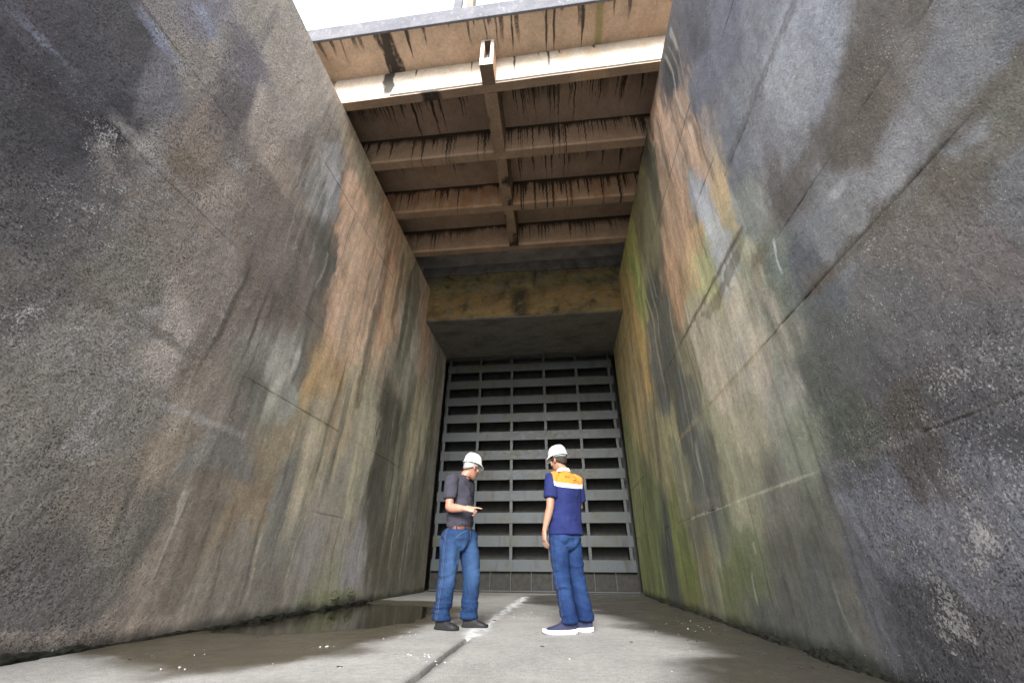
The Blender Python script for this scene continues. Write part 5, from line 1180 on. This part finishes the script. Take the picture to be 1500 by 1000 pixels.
    jm = denim('dark_blue_denim', (.011, .032, .115), (.045, .105, .265), (.005, .014, .055))
    j = trousers(root, jm, hc, f, [(rl[0], rl[1], rl[2]+UP*.035, .094, .078, .073), (ll[0], ll[1], ll[2]+UP*.035, .094, .078, .073)], (.158, .122), (.166, .132), seed=9, fade=.8)
    jb = bvh_of(j); m = MB()
    for sg in (-1, 1):                                                       # back pockets
        pl = []
        for (u, v) in ((-.055, 0), (.055, 0), (.055, -.10), (0, -.125), (-.055, -.10), (-.055, 0)): pl.append(on_surface(jb, hc+r*(sg*.078+u)+UP*(-.025+v), -f, 0))
        strip(m, [p for p, _ in pl], [q for _, q in pl], .0035, .003)
    m.build('pocket_stitching', mat_simple('blue_stitch', (.02, .04, .11), .9), j)
    up_ = mat_simple('navy_knit', (.014, .018, .05), .8, .5, 60, .4, col2=(.035, .04, .09)); wf = mat_simple('white_foam_sole', (.74, .74, .76), .6, .05, 20)
    s1 = shoe(root, (.098, 4.835, 0), (-.228, 4.80, 0), 1.1, up_, wf, .030, .135, trainer=True); s2 = shoe(root, (.268, 5.005, 0), (-.055, 5.03, 0), 1.1, up_, wf, .030, .135, trainer=True)
    return root

def settle(root):        # put the origin between the feet, children keep their places
    pts = [v.co for c in root.children if c.name.startswith('shoe') for v in c.data.vertices]
    x = sum(p.x for p in pts)/len(pts); y = sum(p.y for p in pts)/len(pts); b = V((x, y, float(floor_z(x, y)[0])+.001))
    root.location = b
    for c in root.children: c.matrix_parent_inverse = Matrix.Translation((-x, -y, 0))
for fn in (man_pointing, man_from_behind): settle(fn())

# ------------------------------------------------------------------ sky, sun, camera
w = bpy.data.worlds.new('World'); S.world = w; w.use_nodes = True
nt = w.node_tree; bg = nt.nodes['Background']
SUN_EL, SUN_AZ = math.radians(29), math.radians(181)      # azimuth clockwise from +Y: straight behind the camera
sky = nt.nodes.new('ShaderNodeTexSky'); sky.sky_type = 'NISHITA'; sky.sun_disc = False
sky.sun_elevation = SUN_EL; sky.sun_rotation = SUN_AZ; sky.air_density = 1.0; sky.dust_density = 4.0; sky.ozone_density = 1.0
hs = nt.nodes.new('ShaderNodeHueSaturation'); hs.inputs['Saturation'].default_value = .5; hs.inputs['Value'].default_value = 1.0
mx = nt.nodes.new('ShaderNodeMix'); mx.data_type = 'RGBA'; mx.inputs[0].default_value = .45; mx.inputs[7].default_value = (9.0, 9.4, 10.0, 1)
nt.links.new(sky.outputs[0], hs.inputs['Color']); nt.links.new(hs.outputs[0], mx.inputs[6]); nt.links.new(mx.outputs[2], bg.inputs['Color'])
bg.inputs['Strength'].default_value = .095
L = bpy.data.lights.new('sun', 'SUN'); L.energy = 1.5; L.angle = math.radians(22); L.color = (1, .985, .95)
lo = bpy.data.objects.new('sun', L); COL.objects.link(lo)
sd_ = Vector((math.sin(SUN_AZ)*math.cos(SUN_EL), math.cos(SUN_AZ)*math.cos(SUN_EL), math.sin(SUN_EL)))
lo.rotation_euler = sd_.to_track_quat('Z', 'Y').to_euler(); lo.location = (0, -6, 14)

cam = bpy.data.cameras.new('camera'); co = bpy.data.objects.new('camera', cam); COL.objects.link(co); S.camera = co
F, YAW, PIT, ROL = 588.715, -.114486, .509763, .007252
cam.sensor_width = 36; cam.sensor_fit = 'HORIZONTAL'; cam.lens = F/1500*36; cam.clip_start = .05; cam.clip_end = 3000
fw = Vector((math.sin(YAW)*math.cos(PIT), math.cos(YAW)*math.cos(PIT), math.sin(PIT))); rt = Vector((math.cos(YAW), -math.sin(YAW), 0)); up = rt.cross(fw)
r2 = rt*math.cos(ROL)+up*math.sin(ROL); u2 = up*math.cos(ROL)-rt*math.sin(ROL)
Mx = Matrix((r2, u2, -fw)).transposed().to_4x4(); Mx.translation = (0, 0, .57); co.matrix_world = Mx
S.view_settings.view_transform = 'Standard'; S.view_settings.look = 'None'; S.view_settings.gamma = 1; S.view_settings.exposure = EXPOSURE
S.cycles.max_bounces = 8; S.cycles.diffuse_bounces = 5; S.cycles.use_denoising = True
S.cycles.sample_clamp_indirect = 6
